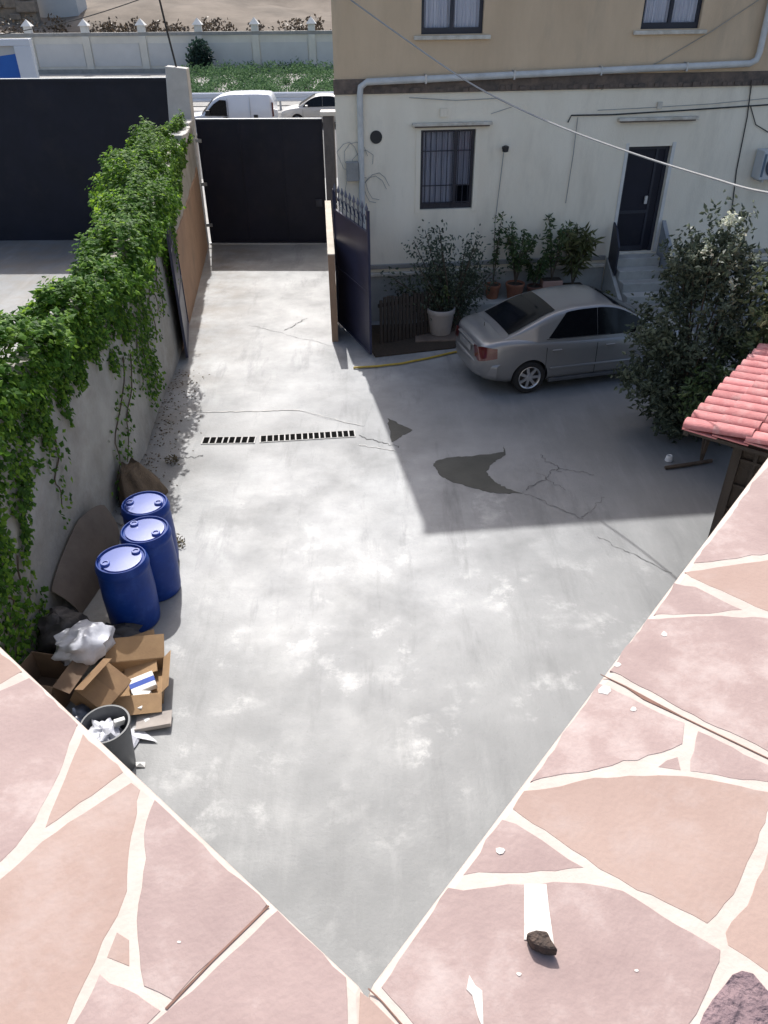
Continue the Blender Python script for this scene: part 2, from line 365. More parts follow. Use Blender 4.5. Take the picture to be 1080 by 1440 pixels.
drain((367, 618), (498, 610), 'long iron drain grate running across the foot of the driveway', 16)

# ================================================================== FAR SIDE OF THE STREET
RWM = mat('pale_street_wall', (.70, .66, .58), (.60, .565, .50), .9, .7)
rw = thing('retaining_wall', 'long pale grey roadside wall with recessed panels and capped posts', 'wall', (0, 76, 0))
box('wall_body', (-60, 0, 0), (40, .3, 2.75), RWM, rw)
box('coping', (-60, -.08, 2.75), (40, .38, 3.0), CONC, rw)
box('footing', (-60, -.1, 0), (40, 0, .35), CONC, rw)
pm = MB().box((-.3, -.14, .35), (.3, 0, 2.75)).mesh('pilaster', RWM)
cm = MB().box((-.28, -.12, 3.0), (.28, .42, 3.5)).add([(-.42, -.26, 3.5), (.42, -.26, 3.5), (.42, .56, 3.5), (-.42, .56, 3.5), (0, .15, 4.0)], [(3, 2, 1, 0), (0, 1, 4), (1, 2, 4), (2, 3, 4), (3, 0, 4)]).mesh('post_cap', WHITE)
BP = mat('blue_grey_panel', (.60, .585, .56), (.54, .525, .50), .8, .6)
pn = MB().box((-2.0, -.05, .55), (2.0, -.004, 2.2)).mesh('panel', BP)
for i in range(-8, 9):
    x = -15.2 + 4.75 * i
    for nm, me in (('pilaster', pm), ('post', cm)): link(nm, me, rw).location = (x, 0, 0)
    link('panel', pn, rw).location = (x + 2.375, 0, 0)
# hill
hb = MB(); rows = []
for j in range(46):
    y = 78 + j * 3.2; r_ = []
    for i in range(90):
        x = -110 + i * 2.4; n_ = noise.fractal(V((x * .06, y * .06, 3)), .8, 2.1, 5)
        r_.append((x, y, .4 + 2.4 * min(1, (y - 78) / 8) + max(0, y - 86) * .17 + n_ * min(1.6, .35 + (y - 78) * .05)))
    rows.append(r_)
hb.grid(rows); struct(hb.obj('hill', EARTH, smooth=True))
t = thing('water_tower', 'plain grey concrete tower block rising behind the roadside wall', 'tower', (-31.4, 90, 0))
box('shaft', (-1.9, 0, 0), (1.9, 3, 13), mat('tower_render', (.44, .46, .47), (.38, .40, .41), .8, .5), t)
box('roof_slab', (-2.2, -.3, 13), (2.2, 3.3, 13.4), CONC, t)
t = thing('ruined_wall', 'low broken rubble stone wall on the brown hillside', 'wall', (-42, 88, 0))
RUB = mat('rubble', (.30, .25, .2), (.18, .15, .12), .95, 2, .6, 5)
for i in range(40):
    x = rnd(0, 8.6); z = rnd(2.2, 6.0); s_ = rnd(.5, 1.0)
    MB().box((-s_, -.4, -s_ * .5), (s_, .4, s_ * .5)).obj('stone', RUB, t, bevel=.1).location = (x, rnd(0, .5), z)
box('core', (-.2, .2, 0), (9, 1.2, 6.2), RUB, t)
# scrub on the hill foot (one mass) and on the verge
sb = MB()
for k in range(150):
    c = V((rnd(-60, 10), rnd(79, 84), rnd(2.0, 3.3))); s_ = rnd(.5, 1.3)
    for _ in range(45): leaf(sb, c + rvec() * s_ * .8, rvec(), .35, .6)
sc_ = sb.obj('dry_scrub', leafmat('scrub_leaf', (.05, .04, .03), (.09, .07, .05), (.14, .11, .075), trans=.1)); tag(sc_, 'dark dry scrub along the foot of the brown hillside', 'scrub', kind='stuff')
sb = MB()
for k in range(420):
    c = V((rnd(-15.5, 12), rnd(56, 75.3), .1)); s_ = rnd(.5, 1.0) * (1.2 if c.y > 68 else .7)
    for _ in range(80):
        v = rvec(); leaf(sb, c + V((v.x * s_ * 1.2, v.y * s_, abs(v.z) * s_ * .9)), rvec() + V((0, 0, .5)), .2, .5)
tag(sb.obj('roadside_weeds', VERGE), 'green weeds and low bushes growing on the road verge', 'weeds', kind='stuff')
t = thing('roadside_bush', 'dark rounded bush against the pale roadside wall', 'bush', (-15.0, 74.6, 0))
b_ = MB()
for _ in range(900):
    v = rvec(); leaf(b_, V((v.x * 1.1, v.y * .7, 1.3 + v.z * 1.25)), rvec(), .32, .6)
b_.obj('foliage', leafmat('dark_bush', (.015, .035, .03), (.025, .05, .04), (.04, .07, .05)), t)['kind'] = 'stuff'
MB().tube([(0, 0, 0), (.05, 0, .5), (0, 0, 1.4)], [.08, .06, .03], 6).obj('stem', BARK, t)
# roadside barrier
t = thing('guard_rail', 'white roadside barrier running behind the parked van', 'guard rail', (0, 52, 0))
rm = MB(); prof = [(0, .42), (-.06, .47), (-.06, .56), (0, .62), (-.06, .68), (-.06, .86), (0, .92), (.06, .92), (.06, .42)]
rm.grid([[V((x, y, z)) for y, z in prof] for x in (-40, 20)], closed=True); rm.f = [f[::-1] for f in rm.f]; rm.obj('rail', VANW, t)
pm = MB().box((-.06, .07, 0), (.06, .19, .86)).mesh('post', GALV)
for i in range(31): link('post', pm, t).location = (-40 + i * 2, 0, 0)
# rubble and blocks beside the van
def at42(x, y, Y=43): return PL(x, y, (0, Y, 0), (0, 1, 0))
# framed blue board
t = thing('roadside_billboard', 'blue board in a thick white frame behind the tall dark fence', 'billboard', (-19.0, 40, 0))
f = MB().box((-4, -.1, 4.05), (3.5, .2, 4.32)).box((2.75, -.1, 1.4), (3.5, .2, 4.05)).box((-4, -.1, 1.4), (-3.3, .2, 4.05)).box((-3.3, -.1, 1.4), (2.75, .2, 1.7)); f.obj('frame', VANW, t, bevel=.02)
MB().slab([(-3.3, 1.7), (2.75, 1.7), (2.75, 3.75), (1.6, 3.62), (0, 3.55), (-3.3, 3.5)], Matrix.Translation((0, .02, 0)), .05).obj('blue_panel', BLUEP, t)
MB().slab([(-3.3, 3.5), (0, 3.55), (1.6, 3.62), (2.75, 3.75), (2.75, 4.05), (-3.3, 4.05)], Matrix.Translation((0, .02, 0)), .05).obj('header_panel', BP, t)
for x in (-2.5, 2.0): box('post', (x, .05, 0), (x + .15, .19, 1.4), GALV, t)

# parked van
t = thing('parked_van', 'white panel van parked in the street beyond the dark gate', 'van', (-7.2, 42, 0))
top = [(-2.1, .95), (-2.02, 1.02), (-1.4, 1.12), (-.75, 1.72), (-.35, 1.9), (.2, 1.97), (1.2, 1.985), (1.9, 1.95), (2.02, 1.85), (2.08, 1.2), (2.1, .5)]
wid = [(-2.1, .62), (-1.9, .78), (-1.3, .88), (2.0, .9), (2.1, .86)]
vb = MB(); rows = []
for i in range(61):
    x = -2.1 + 4.2 * i / 60; zt = cr(top[:9], x) if x < 2.02 else lerp(1.85, 1.6, (x - 2.02) / .08); wv = interp(wid, x); zs = min(zt - .06, 1.05)
    tw = wv * (1 - .13 * max(0, (zt - 1.05) / .95))
    rows.append([(x, -tw * 0, zt)] + [(x, -tw * .7, zt - .01), (x, -tw * .93, zt - .05), (x, -tw, zt - .12), (x, -wv, zs), (x, -wv, .5), (x, -wv * .96, .28), (x, 0, .25), (x, wv * .96, .28), (x, wv, .5), (x, wv, zs), (x, tw, zt - .12), (x, tw * .93, zt - .05), (x, tw * .7, zt - .01)])
vb.grid(rows, closed=True); n_ = 14; vb.f.append(tuple(range(n_))); vb.f.append(tuple(60 * n_ + j for j in range(n_))[::-1])
vb.obj('body', VANW, t, smooth=True, ang=35)
wn = MB().slab([(-1.2, 1.1), (-.12, 1.06), (-.12, 1.7), (-.42, 1.72), (-.72, 1.55)], Matrix.Translation((0, -.905, 0)), .06).obj('side_window', BLACKGLASS, t)
wn.rotation_euler.x = 0
MB().slab([(-1.18, 1.06), (-.1, 1.02), (-.1, 1.06), (-1.18, 1.1)], Matrix.Translation((0, -.912, 0)), .06).obj('window_seal', CABLE, t)
box('door_seam', (-.06, -.915, .35), (-.045, -.88, 1.78), CABLEG, t); box('door_seam', (1.0, -.915, .35), (1.012, -.88, 1.85), CABLEG, t)
box('door_handle', (-.3, -.93, .95), (-.1, -.9, .99), CABLE, t); box('fuel_cap', (1.15, -.915, .93), (1.35, -.89, 1.08), CABLE, t, bevel=.008)
box('mirror', (-1.12, -1.06, 1.08), (-.92, -.91, 1.3), CABLE, t, bevel=.03)
MB().add([(-1.38, -.8, 1.13), (-1.38, .8, 1.13), (-.8, .72, 1.72), (-.8, -.72, 1.72)], [(3, 2, 1, 0)]).obj('windscreen', BLACKGLASS, t)
box('bumper', (-2.2, -.82, .3), (-2.02, .82, .62), BINM, t, bevel=.05); box('rear_light', (2.04, -.9, 1.0), (2.12, -.78, 1.6), REDLENS, t)
for x in (-1.3, 1.35):
    for y in (-.82, .82): MB().lathe([(.2, -.1), (.31, -.09), (.32, 0), (.31, .09), (.2, .1)], 20, Matrix.Translation((x, y, .32)) @ Matrix.Rotation(pi / 2, 4, 'X')).obj('wheel', RUBBER, t, smooth=True)

# ================================================================== STREET LINE: gate, tall fence, posts
GA, GB = V((-4.93, 22.85, 0)), V((-1.55, 22.72, 0))
gd = GB - GA; t = thing('street_gate', 'closed dark navy sheet metal gate at the end of the driveway', 'gate', GA, math.atan2(gd.y, gd.x)); GW = gd.length
sh = MB(); n_ = 68
sh.grid([[V((.04 + (GW - .08) * i / n_, .0015 * sin(i * .37), z)) for i in range(n_ + 1)] for z in (.09, 3.2)]); sh.f = [f_ for f_ in sh.f]
sh.obj('sheet', NAVY, t)
MB().box((0, -.03, .05), (GW, .05, .11)).box((0, -.03, 3.19), (GW, .05, 3.25)).box((0, -.03, .11), (.06, .05, 3.19)).box((GW - .06, -.03, .11), (GW, .05, 3.19)).obj('frame', NAVY, t)
box('capping', (0, -.035, 3.252), (GW, .055, 3.275), GALV, t)
MB().tube([(-.1, -.05, 0), (-.1, -.05, 3.3)], .035, 10).obj('hinge_post', GALV, t, smooth=True)
for z in (.5, 1.6, 2.7): box('hinge', (-.07, -.06, z), (.1, -.031, z + .09), GALV, t)
box('lock_box', (GW - .28, -.06, 1.05), (GW - .1, -.031, 1.25), DARKMETAL, t, bevel=.006)
for i in (1, 2): box('cover_strip', (GW * i / 3 - .025, -.012, .111), (GW * i / 3 + .025, -.002, 3.189), NAVY, t)
box('bottom_track', (-.05, -.05, .023), (GW + .05, .06, .045), GALV, t)
t = thing('gate_post', 'dark grey concrete gate post with pale cap beside the house', 'post', (-1.36, 22.7, 0))
box('shaft', (-.15, -.15, 0), (.13, .2, 3.35), mat('dark_concrete', (.12, .115, .12), (.08, .078, .082), .9, 3, .3), t, bevel=.01); box('cap', (-.22, -.2, 3.35), (.22, .25, 3.45), WHITE, t, bevel=.01)
t = thing('sheet_fence', 'tall dark navy metal fence enclosing the neighbouring yard', 'fence', (-16, 23.5, 0), R(-.6))
pn_ = MB(); n_ = 24; pn_.grid([[V((2.1 * i / n_, .0015 * sin(i * .5), z)) for i in range(n_ + 1)] for z in (0, 4.1)]); pme = pn_.mesh('sheet', NAVY)
for i in range(5): link('sheet', pme, t).location = (i * 2.1, 0, 0)
box('top_rail', (0, -.03, 4.1), (10.5, .05, 4.18), NAVY, t); box('capping', (0, -.035, 4.181), (10.5, .055, 4.2), GALV, t)
for i in range(6): box('post', (i * 2.1 - .04, .03, 0), (i * 2.1 + .04, .11, 4.1), NAVY, t)
t = tag(MB().slab([(-5.95, 0), (-5.12, 0), (-5.02, 4.42), (-5.57, 4.48)], Matrix.Translation((0, 23.0, 0)), .35).obj('concrete_pillar', PALECONC, bevel=.02), 'leaning pale concrete pillar between the tall fence and the gate', 'pillar')

# ================================================================== LEFT BOUNDARY WALL
WPTS = [(-5.03, 22.75), (-4.08, 14.45), (-3.98, 12.35), (-3.84, 10.8), (-3.95, 6.4), (-4.0, 2.6)]
WTOP = [(2.6, 2.75), (8, 2.8), (12, 2.85), (16, 3.0), (20, 3.1), (22.75, 3.2)]
def wx(y): return interp([(b, a) for a, b in WPTS[::-1]], y)
t = thing('boundary_wall', 'rough grey plastered boundary wall overgrown with ivy along the yard', 'wall')
wb = MB(); rows = []
for j in range(82):
    y = 2.6 + 20.15 * j / 81; x = wx(y); z = interp(WTOP, y) + noise.noise(V((0, y * .9, 0))) * .05; n1 = noise.noise(V((1, y * .7, 2))) * .02
    rows.append([(x + n1, y, 0), (x - n1, y, .9), (x + n1 * .6, y, 1.8), (x, y, z), (x - .22, y, z + .02), (x - .24, y, 0)])
wb.grid(rows); wb.f = [f_[::-1] for f_ in wb.f]; wb.f.append((0, 5, 4, 3, 2, 1)); k = 81 * 6; wb.f.append((k, k + 1, k + 2, k + 3, k + 4, k + 5)); wb.obj('plaster', GREYWALL, t)
bb = MB(); rows = []
for j in range(30):
    y = 14.9 + 7.6 * j / 29; x = wx(y) + .028; zt = lerp(1.75, 2.1, j / 29) + noise.noise(V((0, y * 1.5, 5))) * .12
    rows.append([(x, y, 0), (x, y, zt), (x - .06, y, zt + .01)])
bb.grid(rows); bb.f = [f_[::-1] for f_ in bb.f]; bb.obj('painted_dado', BROWNWALL, t)
cp = MB()
for i in range(7):
    y = 20.3 + i * .34; cp.box((-.3, -.18, 0), (.12, .17, rnd(.08, .2)), Matrix.Translation((wx(y) - .06, y, interp(WTOP, y) - .03)) @ Matrix.Rotation(rnd(-.25, .25), 4, 'Z'))
    cp.obj('coping_stone', PALECONC, t, bevel=.02); cp = MB()

# ivy
t = thing('climbing_ivy', 'dense bright green ivy spilling over the grey boundary wall', 'ivy')
DROP = [(4.5, .9), (6, .9), (6.6, 1.15), (7.1, 1.55), (7.7, 1.95), (8.5, 2.0), (9.2, 2.15), (10.2, 2.0), (10.9, 1.8), (11.5, 2.05), (12.6, 2.2), (13.9, 2.3), (15.0, 2.2), (15.5, 2.0), (16.3, 2.3), (17.5, 2.6), (20, 2.9), (22, 3.0)]
HWID = [(4.5, .34), (8, .36), (10, .42), (13, .55), (16, .62), (18, .42), (20, .24), (22, .1)]
HTOP = [(4.5, .42), (8, .42), (12, .45), (16, .6), (18, .5), (20, .32), (22, .12)]
CXO = [(4.5, 0), (12, .02), (14, -.15), (16, -.5), (18, -.55), (20, -.4), (22, -.15)]
iv = MB()
for _ in range(40000):
    y = 4.6 + 17.4 * random.random() ** .9; zt = interp(WTOP, y); xw = wx(y) - .11 + interp(CXO, y); hw = interp(HWID, y); hh = interp(HTOP, y)
    a = rnd(-.25, pi + .15); bump = noise.fractal(V((y * 1.1, cos(a) * 1.2, sin(a) * 1.2)), .7, 2, 4) * .42; rr = rnd(.68, 1.05) ** .6
    p = V((xw + cos(a) * (hw + bump * .8) * rr + .06, y, zt - .08 + sin(a) * (hh + bump) * rr))
    nb = noise.fractal(V((p.x * 2.2, y * 2.2, p.z * 2.2)), .8, 2, 3)
    if nb < -.32: continue
    leaf(iv, p + V((0, 0, nb * .1)), V((cos(a) * .8, rnd(-.5, .5), sin(a) + .35)) + rvec() * .7, rnd(.045, .12) if random.random() < .5 else rnd(.05, .085), .8)
for _ in range(21000):           # curtain down the yard face
    y = 4.6 + 15.5 * random.random(); zt = interp(WTOP, y); zl = interp(DROP, y) + noise.fractal(V((y * 2.4, 3, 9)), .8, 2, 4) * .55
    u_ = random.random() ** .8; z = lerp(zt + .1, zl, u_)
    th_ = lerp(max(.08, interp(HWID, y) * .75 + interp(CXO, y)), .06, u_ ** .6)
    if noise.noise(V((y * 2.8, z * 2.8, 4))) < -.48 + .42 * u_: continue
    leaf(iv, V((wx(y) + rnd(.02, th_ + .03), y, z)), V((1, rnd(-.6, .6), .5)) + rvec() * .6, rnd(.05, .09), .8, .3)
STEMS = []
def tendril(y0, z0, y1, z1, dens, spread=.12, r=.012):
    n = 14; pts = []
    for i in range(n + 1):
        u_ = i / n; y = lerp(y0, y1, u_) + noise.noise(V((y0 * 7, u_ * 4, 1))) * .22; z = lerp(z0, z1, u_)
        pts.append(V((wx(y) + .03 + .02 * sin(u_ * 9), y, z)))
    STEMS.append((pts, r))
    for _ in range(dens):
        p = pts[random.randrange(n + 1)] + V((rnd(0, .08), rnd(-spread, spread), rnd(-spread, spread))); leaf(iv, p, V((1, rnd(-.5, .5), .4)) + rvec() * .6, rnd(.05, .1), .75, .3)
for a in ((12.35, 2.2, 12.3, .45, 420, .22), (12.0, 2.0, 11.8, .5, 300, .2), (11.6, 2.0, 11.4, .9, 160, .2), (11.0, 1.6, 9.9, .35, 70, .16), (10.6, 1.7, 9.3, .3, 90, .2), 
          (8.0, 1.9, 7.7, 1.0, 60, .22), (6.5, 1.2, 6.5, .3, 90, .2), (6.1, 1.0, 6.2, .2, 170, .25), (5.7, 1.0, 5.8, .3, 150, .25), (15.4, 2.2, 15.3, 1.4, 110, .15), (14.7, 2.3, 14.6, 1.5, 70, .12), (13.4, 2.4, 13.3, 1.4, 60, .12), (16.0, 2.4, 15.8, 1.7, 120, .15), (13.9, 2.4, 13.6, 1.2, 60, .12), (12.8, 2.2, 12.9, 1.1, 60, .12)):
    tendril(*a)
fo = iv.obj('foliage', IVY, t); fo['kind'] = 'stuff'
for pts, r in STEMS: MB().tube(pts, [r * (1 - .5 * i / len(pts)) for i in range(len(pts))], 5).obj('stem', BARK, t)

# open gate leaves
def gate_leaf(a, b, h0, label, spikes):
    a, b = V(a), V(b); d = b - a; L_ = d.length
    t = thing('gate_leaf', label, 'gate', a, math.atan2(d.y, d.x))
    box('sheet', (.05, -.006, .08), (L_ - .05, .006, h0 - .42), NAVY2, t)
    MB().box((0, -.025, .05), (.05, .025, h0 - .02)).box((L_ - .05, -.025, .05), (L_, .025, h0 - .02)).box((.05, -.025, .05), (L_ - .05, .025, .1)).box((.05, -.025, h0 - .44), (L_ - .05, .025, h0 - .39)).box((.05, -.024, h0 * .44), (L_ - .05, .024, h0 * .44 + .05)).obj('frame', NAVY2, t)
    for i in range(spikes):
        x = .1 + (L_ - .2) * i / (spikes - 1)
        MB().tube([(x, 0, h0 - .4), (x, 0, h0 - .05)], .011, 6).obj('bar', NAVY2, t)
        MB().lathe([(.004, -.06), (.03, -.02), (.034, 0), (.02, .04), (.003, .1)], 8, Matrix.Translation((x, 0, h0))).obj('finial', mat('grey_iron', (.16, .16, .2), (.1, .1, .13), .5, 6), t, smooth=True)
        if i < spikes - 1:
            xm = x + (L_ - .2) / (spikes - 1) / 2
            MB().tube([(xm + .07 * cos(k * .6), 0, h0 - .2 + .08 * sin(k * .6)) for k in range(9)], .008, 5).obj('scroll', NAVY2, t)
gate_leaf((-.96, 16.38, .02), (-.23, 14.5, .02), 2.82, 'open navy metal gate leaf with spiked top beside the house', 9)
gate_leaf((-4.27, 16.3, .02), (-3.9, 14.42, .02), 2.5, 'open navy metal gate leaf folded back against the ivy wall', 9)

# low wall right of the drive
t = thing('low_drive_wall', 'low brown painted wall with whitish top along the driveway', 'wall')
lw = MB(); lt = MB(); rows = []; rt_ = []
for j in range(20):
    y = 15.35 + 4.1 * j / 19; x = -1.06 - .07 * (y - 15.4); z = lerp(1.8, 1.9, j / 19)
    rows.append([(x, y, 0), (x, y, z), (x + .13, y, z), (x + .13, y, 0)]); rt_.append([(x - .005, y, z + .002), (x - .005, y, z + .02), (x + .135, y, z + .02), (x + .135, y, z + .002)])
lw.grid(rows, closed=True); lw.f.append((3, 2, 1, 0)); lw.f.append((76, 77, 78, 79)); lw.obj('wall_face', BROWNWALL, t)
lt.grid(rt_, closed=True); lt.f.append((3, 2, 1, 0)); lt.f.append((76, 77, 78, 79)); lt.obj('coping', mat('cream_coping', (.52, .47, .40), (.40, .36, .3), .9, 3), t)

# ================================================================== HOUSE ACROSS THE YARD
HX, HY, HA, HH = -1.05, 16.5, R(6), 10.4
house = thing('apartment_house', 'two tone apartment house with white ground floor and beige upper floors', 'house', (HX, HY, 0), HA)
HM = Matrix.Translation((HX, HY, 0)) @ Matrix.Rotation(HA, 4, 'Z'); HI = HM.inverted(); HN = HM.to_3x3() @ V((0, 1, 0))
def FA(x, y): q = HI @ PL(x, y, (HX, HY, 0), HN); return q.x, q.z
def holed(x0, x1, z0, z1, holes, d, m_, name):
    xs_ = sorted({x0, x1} | {h[0] for h in holes} | {h[1] for h in holes}); zs_ = sorted({z0, z1} | {h[2] for h in holes} | {h[3] for h in holes})
    mb = MB()
    for i in range(len(xs_) - 1):
        for j in range(len(zs_) - 1):
            cx, cz = (xs_[i] + xs_[i + 1]) / 2, (zs_[j] + zs_[j + 1]) / 2
            if any(h[0] < cx < h[1] and h[2] < cz < h[3] for h in holes): continue
            mb.add([(xs_[i], 0, zs_[j]), (xs_[i + 1], 0, zs_[j]), (xs_[i + 1], 0, zs_[j + 1]), (xs_[i], 0, zs_[j + 1])], [(0, 1, 2, 3)])
    for a, b, c, e in holes:
        mb.add([(a, 0, c), (b, 0, c), (b, 0, e), (a, 0, e), (a, d, c), (b, d, c), (b, d, e), (a, d, e)], [(0, 4, 5, 1), (1, 5, 6, 2), (2, 6, 7, 3), (3, 7, 4, 0)])
    sh_ = x0 + 14 * math.tan(R(9)); mb.add([(x0, 0, z0), (sh_, 14, z0), (sh_, 14, z1), (x0, 0, z1), (x1, 0, z0), (x1, 14, z0), (x1, 14, z1), (x1, 0, z1)], [(0, 3, 2, 1), (4, 5, 6, 7), (1, 2, 6, 5)])
    return mb.obj(name, m_, house)
UX0, UX1 = .19, 15.0
WIN = (1.86, 2.96, 2.32, 3.82); DOOR = (6.16, 7.08, 1.27, 3.41); U1 = (1.83, 2.99, 5.42, 6.85); U2 = (6.02, 7.18, 5.45, 6.88)
U3, U4, U5, U6 = (1.83, 2.99, 8.2, 9.6), (6.02, 7.18, 8.2, 9.6), (10.4, 11.6, 8.2, 9.6), (10.4, 11.6, 5.45, 6.88); W2 = (10.6, 11.7, 2.32, 3.82)
holed(UX0, UX1, 0, 4.47, [WIN, DOOR, W2], .2, WHITE_WALL, 'ground_floor_wall')
holed(UX0, UX1, 4.72, HH, [U1, U2, U3, U4, U5, U6], .2, BEIGE_WALL, 'upper_wall')
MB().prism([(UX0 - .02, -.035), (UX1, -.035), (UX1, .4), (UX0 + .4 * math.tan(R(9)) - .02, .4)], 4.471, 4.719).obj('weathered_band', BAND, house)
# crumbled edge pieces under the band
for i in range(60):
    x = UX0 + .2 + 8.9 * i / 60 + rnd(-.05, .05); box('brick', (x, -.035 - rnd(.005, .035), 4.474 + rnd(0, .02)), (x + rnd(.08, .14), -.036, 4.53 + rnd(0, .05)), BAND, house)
MB().prism([(UX0 - .05, -.05), (UX1 + .05, -.05), (UX1 + .05, 14.05), (UX0 + 14 * math.tan(R(9)), 14.05)], HH, HH + .02).obj('roof_slab', CONC, house)
box('plinth', (UX0 - .02, -.05, 0), (6.0, -.004, 1.0), PLINTH, house); box('plinth', (7.3, -.05, 0), (UX1, -.004, 1.0), PLINTH, house)
for x0, x1 in ((UX0 - .02, 6.0), (7.3, UX1)):
    box('moulding', (x0, -.10, 1.0), (x1, -.003, 1.07), TRIM, house, bevel=.01); box('moulding', (x0, -.07, 1.15), (x1, -.003, 1.24), CONC, house, bevel=.01)
def window(h, bars, split=.66, open_=False):
    a, b, c, e = h; wn = MB().box((a, .08, c), (a + .06, .14, e)).box((b - .06, .08, c), (b, .14, e)).box((a + .06, .08, c), (b - .06, .14, c + .1)).box((a + .06, .08, e - .05), (b - .06, .14, e)).box((lerp(a, b, split) - .03, .075, c + .1), (lerp(a, b, split) + .03, .135, e - .05)).obj('window', DARKMETAL, house)
    xs_ = lerp(a, b, split)
    for x0, x1 in ((a + .06, xs_ - .03), (xs_ + .03, b - .06)): box('pane', (x0, .105, c + .1), (x1, .111, e - .05), PANE, wn)
    cu = MB(); n = 60
    def curtain(x0, x1, z0):
        cu = MB(); cu.grid([[V((lerp(x0, x1, i / n), .165 + .022 * sin(i * .9) + .012 * sin(i * 2.3), z)) for i in range(n + 1)] for z in (z0, e + .1)]); cu.obj('curtain', CURTAIN2 if bars else CURTAIN, wn)
    curtain(a - .1, xs_ - .02, c - .1); curtain(xs_ + .01, b + .1, c + .45 if open_ else c - .1)
    rm_ = MB().box((a - .5, .201, c - .5), (b + .5, 1.6, e + .5)); rm_.f = [f_[::-1] for k_, f_ in enumerate(rm_.f) if k_ != 2]; rm_.obj('room_interior', ROOM, wn)
    for i in range(bars):
        x = a + .1 + (b - a - .2) * i / (bars - 1); MB().tube([(x, .045, c + .03), (x, .045, e - .02)], .008, 6).obj('bar', DARKMETAL, wn)
    if bars:
        for z in (c + .12, c + .45, e - .4): box('cross_bar', (a + .02, .04, z), (b - .02, .05, z + .02), DARKMETAL, wn)
window(WIN, 9, .66, True); window(U1, 0, .5); window(U2, 0, .5); window(W2, 9, .5)
for h in (U3, U4, U5, U6): window(h, 0, .5)
for h in (U1, U2, U6, U3, U4, U5): box('sill', (h[0] - .14, -.07, h[2] - .085), (h[1] + .14, -.002, h[2] - .02), TRIM, house, bevel=.008)
for a, b in ((1.68, 3.26), (5.83, 7.48), (10.4, 11.9)):
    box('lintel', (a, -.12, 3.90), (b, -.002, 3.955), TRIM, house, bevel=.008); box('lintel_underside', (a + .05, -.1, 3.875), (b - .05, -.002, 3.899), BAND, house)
a, b, c, e = WIN; MB().box((a - .1, -.018, c - .05), (a - .001, -.002, e + .09)).box((b + .001, -.018, c - .05), (b + .1, -.002, e + .09)).box((a - .001, -.018, e + .001), (b + .001, -.002, e + .09)).obj('window_surround', WHITE_WALL, house)
# door
a, b, c, e = DOOR
dr = MB().box((a, .1, c), (a + .07, .17, e)).box((b - .07, .1, c), (b, .17, e)).box((a + .07, .1, e - .07), (b - .07, .17, e)).box((b - .27, .1, c + .02), (b - .22, .17, e - .07)).box((a + .07, .1, c + .02), (b - .27, .165, c + .12)).box((a + .07, .1, c + .8), (b - .27, .165, c + .87)).obj('door', DARKMETAL, house)
box('door_panel', (a + .07, .12, c + .12), (b - .27, .15, c + .8), NAVY, dr); box('door_panel', (a + .07, .12, c + .87), (b - .27, .15, e - .07), NAVY, dr); box('door_panel', (b - .22, .12, c + .02), (b - .07, .15, e - .07), NAVY, dr)
box('door_handle', (b - .36, .06, c + 1.0), (b - .3, .1, c + 1.16), GALV, dr)
box('door_jamb', (b + .001, -.02, c), (b + .07, -.002, e + .07), WHITE, house); box('door_jamb', (a - .07, -.02, c), (a - .001, -.002, e + .07), WHITE, house); box('room_interior', (a, .18, c), (b, .2, e), ROOM, dr)
# pipes and fittings on the wall
pts = [(.66, -.1, 0.2), (.66, -.1, 4.45), (.68, -.1, 4.6), (.80, -.1, 4.68), (8.3, -.1, 4.86), (8.42, -.1, 4.92), (8.45, -.1, 5.05), (8.42, -.1, 8.5)]
MB().tube(pts, .06, 12).obj('drain_pipe', PIPEW, house, smooth=True, ang=60)
for x, z in ((1.9, 4.71), (3.6, 4.75), (5.3, 4.79), (7.0, 4.83)): box('pipe_clamp', (x, -.165, z - .075), (x + .03, -.003, z + .075), GALV, house)
MB().lathe([(.0, 0), (.105, 0), (.12, .01), (.12, .012), (.115, .02)], 24, Matrix.Translation((.97, -.002, 3.72)) @ Matrix.Rotation(pi / 2, 4, 'X')).obj('vent_hole', CABLE, house)
lm = MB().box((-.03, -.16, -.02), (.03, 0, .02)).lathe([(.03, -.05), (.06, -.04), (.07, .05), (.03, .07)], 14, Matrix.Translation((0, -.17, .0))).obj('wall_lamp', CABLE, house, smooth=True); lm.location = (3.54, -.003, 3.46)
def wire(pts, r, name='wall_wire', m_=CABLE):
    return MB().tube([(x, -.022, z) for x, z in pts], r, 5).obj(name, m_, house)
wire([FA(708, 214), FA(703, 255), FA(696, 310)], .008, m_=CABLEG)
wire([FA(798, 172), FA(803, 162), FA(860, 161), FA(960, 155), FA(1080, 147)], .014)
wire([FA(812, 165), FA(806, 215), FA(795, 285)], .008, m_=CABLEG)
wire([FA(1056, 118), FA(1050, 165), FA(1035, 240), FA(1028, 300)], .012)
wire([FA(1055, 150), FA(1062, 175), FA(1080, 186)], .01)
wire([FA(575, 137), FA(640, 141), FA(700, 138), FA(720, 150), FA(690, 160)], .006, m_=CABLEG)
wire([FA(1066, 0), FA(1000, 44), FA(930, 85), FA(845, 126)], .009, m_=mat('pale_wire', (.4, .36, .3), (.32, .29, .24)))
wire([FA(1080, 138), FA(1000, 146), FA(900, 152), FA(840, 155)], .006, m_=CABLEG)
for i in range(6):
    x = .45 + rnd(-.15, .55); z = 3.0 + rnd(-.3, .4); wire([(x + .22 * cos(k * .7) * rnd(.7, 1.2), z + .26 * sin(k * .7)) for k in range(8)], .005, 'loose_wire', random.choice((CABLEG, CABLE, CABLEG)))
box('meter_box', (.36, -.16, 2.95), (.6, -.003, 3.3), CONC, house, bevel=.01)
